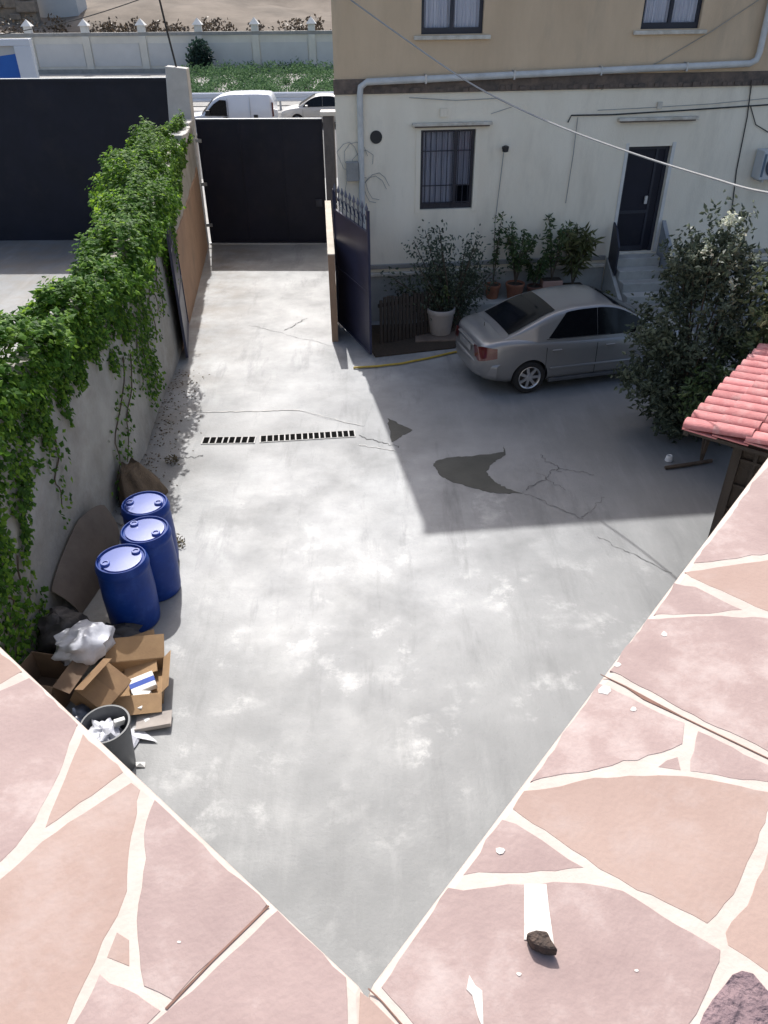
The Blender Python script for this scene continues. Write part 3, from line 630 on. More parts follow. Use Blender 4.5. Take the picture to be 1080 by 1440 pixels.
box('junction_box', (2.22, -.05, 4.05), (2.36, -.003, 4.2), WHITE_WALL, house, bevel=.005); box('junction_box', (6.6, -.05, 4.1), (6.7, -.003, 4.22), TRIM, house, bevel=.005)
# AC unit
t = thing('air_conditioner', 'grey outdoor air conditioner unit fixed on the white house wall', 'air conditioner', HM @ V((8.92, -.36, 2.76)), HA)
box('casing', (0, 0, 0), (.82, .32, .56), ACM, t, bevel=.02)
MB().lathe([(.0, 0), (.2, 0), (.23, .01), (.23, .02), (.21, .025)], 28, Matrix.Translation((.32, -.0, .28)) @ Matrix.Rotation(pi / 2, 4, 'X')).obj('fan_grille', mat('ac_dark', (.06, .08, .1), (.04, .05, .07), .5), t)
box('side_vent', (.02, -.005, .06), (.07, .0, .5), mat('ac_blue', (.12, .17, .22), (.1, .14, .18), .5), t)
for x in (.1, .68): box('bracket', (x, .02, -.05), (x + .04, .355, -.003), GALV, t)

# entrance steps with cheek walls
st = thing('entrance_steps', 'concrete entrance steps with sloping grey side walls below the dark door', 'steps', HM @ V((6.62, 0, 0)), HA)
n_ = 7
for i in range(n_):
    z = 1.25 - i * 1.25 / n_; y = -.3 * i - .06
    box('step', (-.5, y - .3, 0), (.5, y - .002 if i else -.06, z), PLINTH, st, bevel=.012)
CHK = mat('grey_blue_render', (.30, .31, .32), (.22, .23, .24), .8, 3, .2)
MB().slab([(-.06, 0), (-.06, 1.95), (-.3, 1.75), (-1.7, .75), (-2.15, .4), (-2.15, 0)], Matrix.Translation((.61, 0, 0)) @ Matrix.Rotation(pi / 2, 4, 'Z'), .09).obj('side_wall', CHK, st, bevel=.008)
MB().slab([(-.06, 0), (-.06, 1.2), (-1.9, .1), (-2.15, 0)], Matrix.Translation((-.51, 0, 0)) @ Matrix.Rotation(pi / 2, 4, 'Z'), .09).obj('side_wall', PLINTH, st, bevel=.008)
MB().slab([(-.08, 1.15), (-.08, 1.95), (-.3, 1.85), (-.55, 1.55), (-.55, .95)], Matrix.Translation((-.53, 0, 0)) @ Matrix.Rotation(pi / 2, 4, 'Z'), .04).obj('side_panel', DARKMETAL, st)

# ledge with pots in front of the house
lg = tag(MB().box((0, 0, 0), (3.3, .55, .5)).obj('planting_ledge', PLINTH, bevel=.02), 'low concrete ledge carrying potted plants along the house wall', 'ledge'); lg.location = HM @ V((2.55, -.66, 0)); lg.rotation_euler.z = HA
def plant(mb, c, h, wdt, n, ls, asp=.45, stems=6, sm=None):
    for i in range(stems):
        a = rnd(0, 6.28); tip = V((cos(a) * wdt * rnd(.3, 1), sin(a) * wdt * rnd(.3, 1), h * rnd(.6, 1)))
        pts = [V((0, 0, 0)).lerp(tip, u_) + V((0, 0, .12 * h * sin(u_ * 3))) for u_ in (0, .25, .5, .75, 1)]
        if sm is not None: sm.tube([p + c for p in pts], [.012, .01, .008, .006, .004], 5)
        for _ in range(n // stems):
            u_ = rnd(.25, 1.02); p = V((0, 0, 0)).lerp(tip, u_) + V((0, 0, .12 * h * sin(u_ * 3))) + rvec() * wdt * .22
            leaf(mb, p + c, rvec() + V((0, 0, .6)), rnd(.7, 1.2) * ls, asp, .2)
def potted(name, label, loc, r, h, pm_, ph, pw, n, ls, asp=.45, stems=7, lm_=POTLEAF, rim=True, grp=None, square=False):
    t = thing(name, label, 'potted plant', loc, HA, grp)
    prof = [(r * .7, 0), (r * .74, .01), (r * .96, h * .8), (r * 1.0, h * .82), (r * 1.04, h * .84), (r * 1.04, h), (r * .93, h), (r * .9, h * .88)]
    if square: MB().box((-r, -r * .6, 0), (r, r * .6, h)).obj('pot', pm_, t, bevel=.015)
    else: MB().lathe(prof, 24).obj('pot', pm_, t, smooth=True, ang=50)
    if square: box('soil', (-r * .9, -r * .5, h + .001), (r * .9, r * .5, h + .012), SOIL, t)
    else: MB().lathe([(r * .89, h * .86), (r * .88, h * .9), (.01, h * .92)], 16).obj('soil', SOIL, t)
    lf = MB(); sm = MB(); plant(lf, V((0, 0, h * .9)), ph, pw, n, ls, asp, stems, sm); fo = lf.obj('foliage', lm_, t); fo['kind'] = 'stuff'; sm.obj('stem', BARK, t); return t
L0 = lambda u_, d=-.4, z=.5: HM @ V((u_, d, z))
GP = 'pots on the ledge'
potted('potted_plant', 'bushy plant in a terracotta pot next to the dark shrub', L0(3.92), .2, .34, TERRA, 1.3, .5, 560, .11, .5, 11)
potted('potted_plant', 'leafy plant in a small brown pot between two terracotta pots', L0(4.35), .16, .26, mat('brown_pot', (.2, .09, .06), (.15, .07, .05), .8), .8, .38, 330, .12, .4, 6)
potted('potted_plant', 'tall plant in a pale pink square planter on the ledge', L0(4.72), .22, .38, mat('pink_pot', (.45, .27, .21), (.38, .22, .17), .8), 1.3, .42, 330, .13, .35, 7, square=True)
potted('potted_plant', 'yellowish spiky plant in a low reddish trough nearest the steps', L0(5.2), .24, .24, TERRA, 1.25, .45, 360, .26, .16, 10, leafmat('spiky_leaf', (.07, .085, .03), (.12, .13, .05), (.2, .2, .09)), square=True)
potted('potted_plant', 'thin leggy plant climbing toward the wall lamp', L0(3.45, -.3), .17, .3, TERRA, 1.5, .18, 150, .1, .5, 4)
wp = P(620, 478); potted('white_planter', 'large white round planter standing by the slatted screen', (wp.x, wp.y + .25, .06), .29, .55, WPOT, .55, .3, 140, .1, .5, 6)
t = tag(MB().prism([(-.45, -.42), (.5, -.36), (.48, .4), (-.42, .38)], 0, .058).obj('paving_slab', mat('brown_slab', (.22, .16, .12), (.15, .11, .08), .9, 4, .3), bevel=.01), 'brown slab under the large white planter', 'slab'); t.location = (wp.x - .1, wp.y + .22, 0)
# dark shrub by the wall
t = thing('wall_shrub', 'loose dark shrub growing below the barred window', 'shrub', HM @ V((2.4, -.95, 0)), HA)
lf = MB(); sm = MB()
for i in range(24):
    a = rnd(0, 6.28); tip = V((cos(a) * rnd(.3, 1.45), sin(a) * rnd(.1, .45), rnd(.8, 2.2))); b0 = V((rnd(-.1, .1), rnd(-.1, .1), 0))
    sm.tube([b0, b0.lerp(tip, .5) + V((0, 0, .2)), tip], [.025, .015, .006], 6)
    for _ in range(150): u_ = rnd(.25, 1); leaf(lf, b0.lerp(tip, u_) + V((0, 0, .4 * u_ * (1 - u_))) + rvec() * .28, rvec(), rnd(.06, .11), .5, .2)
fo = lf.obj('foliage', SHRUB, t); fo['kind'] = 'stuff'; sm.obj('stem', BARK, t)
# hedge in a trough by the steps
t = thing('hedge_trough', 'clipped yellow green hedge in a trough beside the entrance steps', 'planter', HM @ V((5.35, -1.35, 0)), HA)
MB().box((-.42, -.2, 0), (.42, .2, .42)).obj('trough', CONC, t, bevel=.02)
lf = MB()
for _ in range(1500): leaf(lf, V((rnd(-.42, .42), rnd(-.22, .22), .42 + rnd(0, .42))), rvec(), .05, .7)
lf.obj('foliage', HEDGE, t)['kind'] = 'stuff'
t = tag(MB().box((-.6, -.28, 0), (.65, .28, .33)).obj('concrete_bench', PLINTH, bevel=.015), 'pale concrete block at the foot of the entrance steps', 'block'); t.location = HM @ V((6.3, -2.5, 0)); t.rotation_euler.z = HA

# slatted screen
a, b = V((-.02, 15.15, 0)), V((1.22, 15.75, 0)); d = b - a
t = thing('slatted_screen', 'dark timber slatted screen behind the open gate leaf', 'screen', a, math.atan2(d.y, d.x))
for i in range(17):
    x = d.length * i / 16; o = box('slat', (x - .032, -.012 + rnd(-.006, .006), 0), (x + .032, .012, .98 + rnd(-.05, .04)), WOOD, t)
for z in (.25, .8): box('rail', (-.05, .014, z), (d.length + .05, .05, z + .07), WOOD, t)
t = tag(MB().prism([(p.x, p.y) for p in (P(528, 503), P(640, 490), P(655, 470), V((1.7, 16.35, 0)), V((-.6, 16.2, 0)))], 0, .03).obj('flower_bed', SOIL), 'bare brown earth bed along the foot of the house', 'flower bed')
# hose
hs_ = [P(497, 517, .03), P(530, 515, .03), P(565, 511, .03), P(600, 504, .03), P(630, 497, .03), P(652, 493, .03), P(690, 480, .03)]
pts = [p for i in range(len(hs_) - 1) for p in (hs_[i], hs_[i].lerp(hs_[i + 1], .5) + V((0, rnd(-.01, .01), 0)))] + [hs_[-1]]
tag(MB().tube(pts, .022, 8).obj('garden_hose', YELLOW, smooth=True), 'yellow garden hose lying across the yard behind the car', 'hose')

# ================================================================== SEDAN
car = thing('parked_sedan', 'silver four door saloon car parked in the shade of the house', 'car', (3.71, 13.93, 0), R(14))
ZS = [(-2.24, .68), (-2.22, .80), (-2.16, .915), (-2.05, .985), (-1.9, 1.02), (-1.7, 1.035), (-1.4, 1.02), (-.8, .97), (0, .94), (.9, .93), (1.2, .95), (1.6, .90), (2.0, .80), (2.16, .68), (2.2, .5)]
WS = [(-2.24, .56), (-2.2, .67), (-2.1, .755), (-1.9, .81), (-1.5, .84), (-.6, .85), (.6, .85), (1.4, .84), (1.9, .79), (2.1, .68), (2.2, .5)]
ZB = [(-2.24, .42), (-2.1, .30), (-1.7, .22), (-1.0, .19), (1.0, .19), (1.8, .2), (2.1, .26), (2.2, .4)]
def bsec(x):
    zs, ws, zb = cr(ZS, x), cr(WS, x), cr(ZB, x); h = zs - zb
    half = [(0, zb), (ws * .8, zb), (ws * .93, zb + .04), (ws * .985, zb + .12), (ws * 1.0, zb + .3 * h), (ws * 1.012, zb + .45 * h), (ws * 1.008, zb + .6 * h), (ws * .99, zb + .75 * h), (ws * .97, zb + .88 * h), (ws * .935, zb + .955 * h), (ws * .87, zb + .99 * h), (ws * .7, zs + .005), (0, zs + .025)]
    return half
bm_ = MB(); rows = []; N_ = 72
for i in range(N_ + 1):
    x = -2.24 + 4.44 * i / N_; h = bsec(x); rows.append([(x, -y, z) for y, z in h] + [(x, y, z) for y, z in h[-2:0:-1]])
bm_.grid(rows, closed=True); k = len(rows[0]); bm_.f.append(tuple(range(k))); bm_.f.append(tuple(N_ * k + j for j in range(k))[::-1])
bm_.f = [f_[::-1] for f_ in bm_.f]
body = bm_.obj('body', SILVER, car, smooth=True, ang=50)
bmx = bmesh.new(); bmx.from_mesh(body.data); bmesh.ops.recalc_face_normals(bmx, faces=bmx.faces); bmx.to_mesh(body.data); bmx.free()
cut = MB()
for x in (-1.3, 1.3):
    for y in (-1, 1): cut.lathe([(.345, -.26), (.345, .26)], 36, Matrix.Translation((x, y * .82, .315)) @ Matrix.Rotation(pi / 2, 4, 'X'))
co = link('arch_cutter', cut.mesh('arch_cutter', RUBBER)); bmx = bmesh.new(); bmx.from_mesh(co.data); bmesh.ops.recalc_face_normals(bmx, faces=bmx.faces); bmx.to_mesh(co.data); bmx.free()
co.parent = car
md = body.modifiers.new('b', 'BOOLEAN'); md.operation = 'DIFFERENCE'; md.object = co; md.solver = 'EXACT'; md.material_mode = 'TRANSFER'
bpy.context.view_layer.update(); dg = bpy.context.evaluated_depsgraph_get(); nm = bpy.data.meshes.new_from_object(body.evaluated_get(dg)); body.modifiers.clear(); body.data = nm
bpy.data.objects.remove(co)
body.data.shade_smooth(); body.data.set_sharp_from_angle(angle=R(40))
# greenhouse
ZT = [(-1.8, 1.03), (-1.55, 1.12), (-1.25, 1.255), (-.95, 1.365), (-.65, 1.43), (-.3, 1.465), (0, 1.468), (.25, 1.44), (.45, 1.385), (.8, 1.21), (1.1, 1.05), (1.28, .955)]
def gsec(x):
    zt = cr(ZT, x); zb = cr(ZS, x) - .04; wb_ = .80 * (1 if x > -1.2 else 1 - (-.0 - x - 1.2) * .22) * (1 if x < .6 else 1 - (x - .6) * .12); k = max(0, min(1, (zt - zb) / .52)); wt = wb_ - .19 * k
    return zt, zb, wb_, wt
gm = MB(); rows = []
for i in range(57):
    x = -1.8 + 3.08 * i / 56; zt, zb, wb_, wt = gsec(x); h = zt - zb
    half = [(wb_, zb), (lerp(wb_, wt, .35), zb + .35 * h), (lerp(wb_, wt, .7), zb + .7 * h), (lerp(wb_, wt, .88), zb + .88 * h), (wt * .985, zb + .955 * h), (wt * .93, zb + .985 * h), (wt * .75, zt + .008), (wt * .4, zt + .022), (0, zt + .026)]
    rows.append([(x, -y, z) for y, z in half] + [(x, y, z) for y, z in half[-2::-1]])
gm.grid(rows); gm.obj('cabin', SILVER, car, smooth=True, ang=50)
def gside(x, z, off=.006):
    zt, zb, wb_, wt = gsec(x); return lerp(wb_, wt, (z - zb) / max(.02, zt - zb)) + off
for sgn in (-1, 1):
    for x0, x1, nm_ in ((-.98, -.035, 'rear_side_window'), (-.025, 1.0, 'front_side_window')):
        mb = MB(); ra = []
        for i in range(25):
            x = lerp(x0, x1, i / 24); zt, zb, wb_, wt = gsec(x); lo = zb + .06; hi = zb + (zt - zb) * .925
            hi = min(hi, lo + (x + .98) * 1.15, lo + (1.0 - x) * 1.2); hi = max(hi, lo + .002)
            ra.append([(x, sgn * gside(x, lerp(lo, hi, v_)), lerp(lo, hi, v_)) for v_ in (0, .33, .66, 1)])
        mb.grid(ra); mb.obj(nm_, BLACKGLASS, car, smooth=True)
    # pale sun strip low in the window top, seams, handles, sill, mirror
    for x in (-1.02, -.04, 1.0):
        pts = [(x + (.0 if z < .8 else 0), sgn * (cr(WS, x) * 1.0 + .013 - abs(z - .55) * .05), z) for z in (.28, .5, .7, .86)]
        MB().tube(pts, .0055, 5).obj('door_seam', CABLE, car)
    for x in (-.82, .22): box('door_handle', (x - .09, sgn * .845 - .022, .775), (x + .09, sgn * .845 + .022, .805), SILVER, car, bevel=.01)
    MB().tube([(-.93, sgn * .855, .46), (0, sgn * .868, .46), (.93, sgn * .855, .46)], .022, 8).obj('rubbing_strip', SILVER, car, smooth=True)
    box('sill', (-.92, sgn * .8 - .04, .175), (.92, sgn * .8 + .04, .25), BINM, car, bevel=.02)
    mb = MB().box((.72, sgn * .84 - .02 * 0, .93), (.86, sgn * 1.0, 1.06)); mb.obj('mirror', SILVER, car, bevel=.03)
    MB().tube([(-1.02, sgn * gside(-.94, 1.0, .005), .985), (0, sgn * gside(0, .97, .008), .968), (1.0, sgn * gside(1.0, .965, .006), .962)], .008, 5).obj('window_trim', CABLE, car)
    # tail light wraps the corner
    mb = MB(); ra = []
    for i in range(13):
        u_ = i / 12; x = lerp(-2.215, -1.93, u_ ** 1.5); zlo = lerp(.66, .74, u_); zhi = lerp(.90, .955, u_) - .1 * max(0, u_ - .55)
        rr_ = []
        for v_ in (0, .5, 1):
            z = lerp(zlo, zhi, v_); hs2 = bsec(x); yy = interp(sorted([(zz, y_) for y_, zz in hs2[3:11]]), z)
            rr_.append((x - .012, sgn * (yy + .006), z))
        ra.append(rr_)
    c0 = [(x - .012, y * .72, z) for x, y, z in ra[0]]; mb.grid([c0] + ra); mb.obj('tail_light', REDLENS, car, smooth=True)
    mb = MB(); ra = []
    for i in range(9):
        u_ = i / 8; x = lerp(2.17, 1.85, u_); hs2 = bsec(x); ra.append([(x + .01, sgn * (interp(sorted([(zz, y_) for y_, zz in hs2[3:11]]), z) + .005), z) for z in (.55, .64, lerp(.68, .74, u_))])
    mb.grid(ra); mb.obj('headlight', PANE, car, smooth=True)
# rear and front screens on the cabin top
def screen(x0, x1, wf, nm_):
    mb = MB(); ra = []
    for i in range(17):
        x = lerp(x0, x1, i / 16); zt, zb, wb_, wt = gsec(x); ws_ = wt * lerp(wf[0], wf[1], i / 16)
        ra.append([(x, ws_ * s_, zt + .03 - .018 * abs(s_) ** 2 - .0) for s_ in [j / 6 - 1 for j in range(13)]])
    mb.grid(ra); return mb.obj(nm_, BLACKGLASS, car, smooth=True)
screen(-1.68, -.80, (.88, .84), 'rear_window'); screen(.34, 1.2, (.86, .92), 'windscreen')
box('number_plate', (-2.268, -.26, .72), (-2.236, .26, .83), GALV, car, bevel=.004)
MB().box((-2.262, -.4, .85), (-2.19, .4, .88)).obj('boot_trim', SILVER, car, bevel=.012)
bp_ = MB(); rows = []
for i in range(41):
    a = -1 + 2 * i / 40; y = a * .845; x = -2.275 + .30 * abs(a) ** 5 + .03 * a * a
    rows.append([(x + .08, y * .98, .33), (x + .015, y, .36), (x, y, .42), (x - .005, y, .56), (x + .01, y, .61), (x + .07, y * .985, .63)])
bp_.grid(rows); bp_.obj('rear_bumper', SILVER, car, smooth=True, ang=60)
MB().tube([(-1.9, .012 + .0, 1.04), (-1.9, .01, 1.05), (-1.9, .01, 1.11)], .006, 6).obj('aerial', CABLE, car)
wt_ = MB().lathe([(.2, -.1), (.285, -.1), (.305, -.075), (.31, -.03), (.31, .03), (.305, .075), (.285, .1), (.215, .1), (.2, .07), (.2, -.1)], 32); wt_.f = wt_.f[:-2]
tyre = wt_.mesh('tyre', RUBBER, smooth=True, ang=50)
rim = MB(); rim.lathe([(.195, .05), (.205, .09), (.212, .1), (.205, .103), (.19, .09), (.185, .05)], 32); rim.f = rim.f[:-2]
rim.lathe([(.0, .04), (.06, .04), (.055, .085), (.0, .09)], 16)
for i in range(7):
    rim.box((.04, -.026, .055), (.195, .026, .08), Matrix.Rotation(2 * pi * i / 7, 4, 'Z'))
rimm = rim.mesh('rim', ALLOY, smooth=True, ang=35)
hub = MB().lathe([(.0, .0), (.2, .0), (.2, .02), (.0, .03)], 24).mesh('brake_disc', CABLE)
for x in (-1.3, 1.3):
    for sgn in (-1, 1):
        o = link('wheel', tyre, car); o.location = (x, sgn * .745, .31); o.rotation_euler = (R(90) * (1 if sgn < 0 else -1), 0, 0)
        link('rim', rimm, o); link('brake_disc', hub, o)

# a second saloon out in the street, beside the van
pc = link('street_car', None); pc.location = (-3.05, 45.6, 0); pc.rotation_euler.z = R(182); tag(pc, 'pale beige saloon car parked in the street behind the white van', 'car')
PALEPAINT = mat('pale_beige_paint', (.52, .50, .46), (.48, .46, .42), .35, 2, coat=.4); pm_ = {}
def copy_part(o, parent):
    if o.data not in pm_:
        me = o.data.copy(); pm_[o.data] = me
        for i, q_ in enumerate(me.materials):
            if q_ == SILVER: me.materials[i] = PALEPAINT
    c = o.copy(); c.data = pm_[o.data]; COL.objects.link(c); c.parent = parent
    for ch in o.children: copy_part(ch, c)
for ch in list(car.children): copy_part(ch, pc)

# ================================================================== SHRUBS ON THE RIGHT
LEAF_GLINT = leafmat('painted_leaf_glint', (.42, .46, .34), (.55, .58, .46), (.7, .7, .6), trans=.25)  # sunlit leaf highlights, painted in as a pale leaf colour
def shrub(name, label, loc, blobs, n, ls, m_, asp=.42, pale_patches=16):
    t = thing(name, label, 'shrub', loc); lf = MB(); sm = MB()
    for (cx, cy, cz, rx, ry, rz_) in blobs:
        c = V((cx, cy, cz)); sm.tube([(0, 0, 0), V((cx * .4, cy * .4, cz * .55)), c], [.022, .016, .008], 6)
        tw = [c + V((v.x * rx, v.y * ry, v.z * rz_)) for v in (rvec() for _ in range(int(n * rx * ry * rz_ ** .5 * 7) + 14))]
        for p in tw:
            dirv = (p - c).normalized() + V((0, 0, .5)) + rvec() * .4
            for k in range(9):
                leaf(lf, p + dirv * .05 * k * .5 + rvec() * .07, rvec() + dirv * .6, rnd(.7, 1.25) * ls, asp, .05)
    fo = lf.obj('foliage', m_, t); fo['kind'] = 'stuff'; sm.obj('trunk', BARK, t)
    for k in range(pale_patches):  # leaf clumps coloured pale to imitate sun on the upper tips
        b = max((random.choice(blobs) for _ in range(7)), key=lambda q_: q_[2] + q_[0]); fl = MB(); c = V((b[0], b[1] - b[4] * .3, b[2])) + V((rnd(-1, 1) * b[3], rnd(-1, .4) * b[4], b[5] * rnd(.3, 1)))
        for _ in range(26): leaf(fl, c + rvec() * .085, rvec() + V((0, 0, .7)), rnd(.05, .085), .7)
        fl.obj('leaf_glint', LEAF_GLINT, t)
    return t
B1 = []
for i in range(30):
    a = rnd(0, 6.28); z = rnd(.4, 2.95); rr_ = 1.05 * (1 - ((z - 1.2) / 2.2) ** 2) ** .5 if abs(z - 1.2) < 2.1 else .3; B1.append((cos(a) * rr_ * rnd(.2, .9) * .85, sin(a) * rr_ * rnd(.2, .8), z, rnd(.18, .4), rnd(.2, .4), rnd(.18, .36)))
B1 += [(rnd(-.35, .85), rnd(-.5, .3), rnd(.2, .7), rnd(.25, .4), .35, .3) for _ in range(11)]
B1 += [(.05, -.1, 3.25, .2, .2, .25), (.45, -.1, 2.8, .2, .2, .2), (-.3, 0, 2.9, .2, .2, .22)]
shrub('large_shrub', 'large dark shrub with some leaf tips painted sunlit pale hiding the front of the silver car', (4.92, 11.45, 0), B1, 60, .10, SHRUB, .5)
B2 = [(0, 0, 2.5, .35, .35, .3), (-.15, -.1, 2.1, .3, .3, .3), (.4, 0, 2.35, .4, .4, .35), (.2, -.1, 1.7, .35, .35, .4), (.7, .1, 2.0, .5, .4, .5), (.1, 0, 1.2, .3, .3, .4), (.6, 0, 1.2, .4, .4, .5)]
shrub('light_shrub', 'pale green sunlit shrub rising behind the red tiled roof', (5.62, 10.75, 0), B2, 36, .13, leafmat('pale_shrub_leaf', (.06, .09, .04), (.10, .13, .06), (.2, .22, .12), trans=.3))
B3 = [(0, 0, 1.25, .3, .3, .22), (.25, .1, 1.35, .25, .25, .22), (-.1, .1, .9, .3, .3, .3)]
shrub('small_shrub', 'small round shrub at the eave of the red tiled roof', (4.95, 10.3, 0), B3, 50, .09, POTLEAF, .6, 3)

# ================================================================== TILED LEAN-TO
E0 = P(960, 600, 1.9); ED = V((.623, .782, 0)).normalized(); EM = V((ED.y, -ED.x, 0))
hut = thing('tiled_lean_to', 'small lean-to shelter with pink red barrel tile roof and dark lattice side', 'shelter', (E0.x, E0.y, 0), math.atan2(ED.y, ED.x))   # local x along eave, -y toward the house
SL = R(5); tm = MB(); rows = []
for xx in (0, 1):
    pass
for kx, ln in ((0, 0), (1, .42)):
    rr_ = .098 if kx == 0 else .085
    rows.append([V((rr_ * cos(pi - pi * j / 8) * 1.12, -ln, rr_ * .72 * sin(pi * j / 8))) for j in range(9)])
rows2 = [[q_ * 1 + V((0, 0, -.014)) for q_ in r_] for r_ in rows]
tm.grid(rows); k0 = len(tm.v); tm.grid(rows2); tm.f.append(tuple(range(9)) + tuple(range(k0 + 8, k0 - 1, -1)))
tme = tm.mesh('roof_tile', TILE, smooth=True, ang=50)
for i in range(13):
    for j in range(6):
        o = link('roof_tile', tme, hut); o.location = (.1 + i * .235, -j * .345 + rnd(-.012, .012), 1.9 + (.345 * j) * math.tan(SL) + .012 * (j % 2) + rnd(0, .006)); o.rotation_euler = (-SL - R(2), 0, rnd(-.02, .02))
pan = MB()
for j in range(6): pan.box((-.01, -j * .345 - .40, 1.868 + .345 * j * math.tan(SL)), (3.1, -j * .345, 1.885 + .345 * j * math.tan(SL)), None)
pan.obj('pan_tile_bed', TILE, hut)
MB().box((0, -.08, 1.80), (3.08, -.02, 1.866)).box((.02, -2.1, 1.82), (.08, -.081, 1.866), None).box((3.0, -2.1, 1.82), (3.06, -.081, 1.866)).obj('rafter', WOOD, hut)
for x in (.22, 1.6, 2.9): box('post', (x, -.66, 0), (x + .1, -.56, 1.8), WOOD, hut)
box('back_panel', (.30, -2.0, 0), (.33, -.662, 1.8), WOOD, hut)
for i in range(5): box('lattice_bar', (.255, -.8 - .25 * i, 0), (.285, -.84 - .25 * i, 1.8), WOOD, hut)
for z in (.15, .5, .85, 1.2, 1.55): box('lattice_rail', (.252, -1.99, z), (.288, -.662, z + .035), WOOD, hut)
# bits on the ground by the shelter
jp = P(940, 648); t = tag(MB().lathe([(.05, 0), (.06, .01), (.045, .09), (.04, .1), (.03, .09), (.03, .02)], 14).obj('white_cup', PAPER, smooth=True), 'small white cup on the ground by the red roofed shelter', 'cup'); t.location = (jp.x, jp.y, 0)
a, b = P(935, 660), P(1000, 650); tag(MB().tube([V((a.x, a.y, .03)), V((lerp(a.x, b.x, .5), lerp(a.y, b.y, .4), .04)), V((b.x, b.y, .03))], .03, 6).obj('fallen_branch', BARK), 'dark fallen branch on the ground under the large shrub', 'branch')

# ================================================================== DRUMS, BOARD, SACK, REFUSE
def drum(c, rz, label):
    t = thing('plastic_drum', label, 'drum', (c.x, c.y, 0), rz, 'blue drums by the ivy wall')
    pr = [(.26, 0), (.28, .02), (.285, .06), (.29, .10), (.295, .3), (.30, .46), (.295, .62), (.29, .78), (.292, .80), (.298, .82), (.298, .85), (.288, .87), (.283, .905), (.272, .92), (.262, .92), (.255, .905), (.25, .895), (.0, .897)]
    MB().lathe(pr, 40).obj('body', BLUE, t, smooth=True, ang=45)
    MB().lathe([(.23, .897), (.225, .912), (.12, .916), (.0, .917)], 32).obj('lid_dome', BLUELID, t, smooth=True)
    for x, y in ((.17, .06), (-.17, -.05)): MB().lathe([(.05, .905), (.05, .935), (.044, .942), (.03, .942), (.028, .93), (0, .93)], 16, Matrix.Translation((x, y, 0))).obj('bung', BLUELID, t, smooth=True)
drum(P(170, 785, .92), R(20), 'blue plastic drum at the front next to the cardboard boxes')
drum(P(201, 744, .92) + V((.02, 0, 0)), R(-50), 'blue plastic drum in the middle of the three by the wall')
drum(P(203, 707, .92), R(160), 'blue plastic drum at the back beside the brown sacking')
# curved board leaning on the wall
bd = MB(); ra = []
for i in range(25):
    u_ = i / 24; y = lerp(6.9, 8.45, u_); r_ = []
    for j in range(13):
        v_ = j / 12; z = v_ * lerp(.5, .72, u_) * max(.05, sin(pi * (.03 + .94 * u_))) ** .12; x = lerp(wx(y) + .30 + .08 * sin(u_ * pi), wx(y) + .05 + .5 * max(0, u_ - .7), v_) + .05 * sin(v_ * pi)
        r_.append(V((x, y, z + .005)))
    ra.append(r_)
bd.grid(ra); k0 = len(bd.v); bd.grid([[q_ + V((-.012, 0, -.004)) for q_ in r_] for r_ in ra])
n1, n2 = 25, 13
for i in range(n1 - 1):
    for j in (0, n2 - 1): a = i * n2 + j; bd.f.append((a, a + n2, a + n2 + k0, a + k0))
for j in range(n2 - 1):
    for i in (0, n1 - 1): a = i * n2 + j; bd.f.append((a, a + 1, a + 1 + k0, a + k0))
tag(bd.obj('leaning_board', BROWNBOARD, smooth=True, ang=60), 'curved brown board leaning on the ivy wall behind the blue drums', 'board')
# sacking
sk_ = MB(); ra = []; c = V((wx(9.55) + .33, 9.5, 0))
for j in range(13):
    v_ = j / 12; r_ = []
    for i in range(36):
        a = 2 * pi * i / 36; rad = lerp(.38, .17, v_ ** 1.6) * (1 + .16 * sin(a * 7 + v_ * 2) * (1 - v_ * .6) + .08 * sin(a * 3 + 1)); r_.append(c + V((cos(a) * rad * .75 - v_ * .12, sin(a) * rad * 1.15, v_ * .5 + .05 * sin(a * 5) * v_)))
    ra.append(r_)
sk_.grid(ra, closed=True); sk_.f.append(tuple(12 * 36 + i for i in range(36))); tag(sk_.obj('burlap_sacking', SACKM, smooth=True, ang=80), 'draped dark brown sacking slumped at the wall foot behind the drums', 'sack')

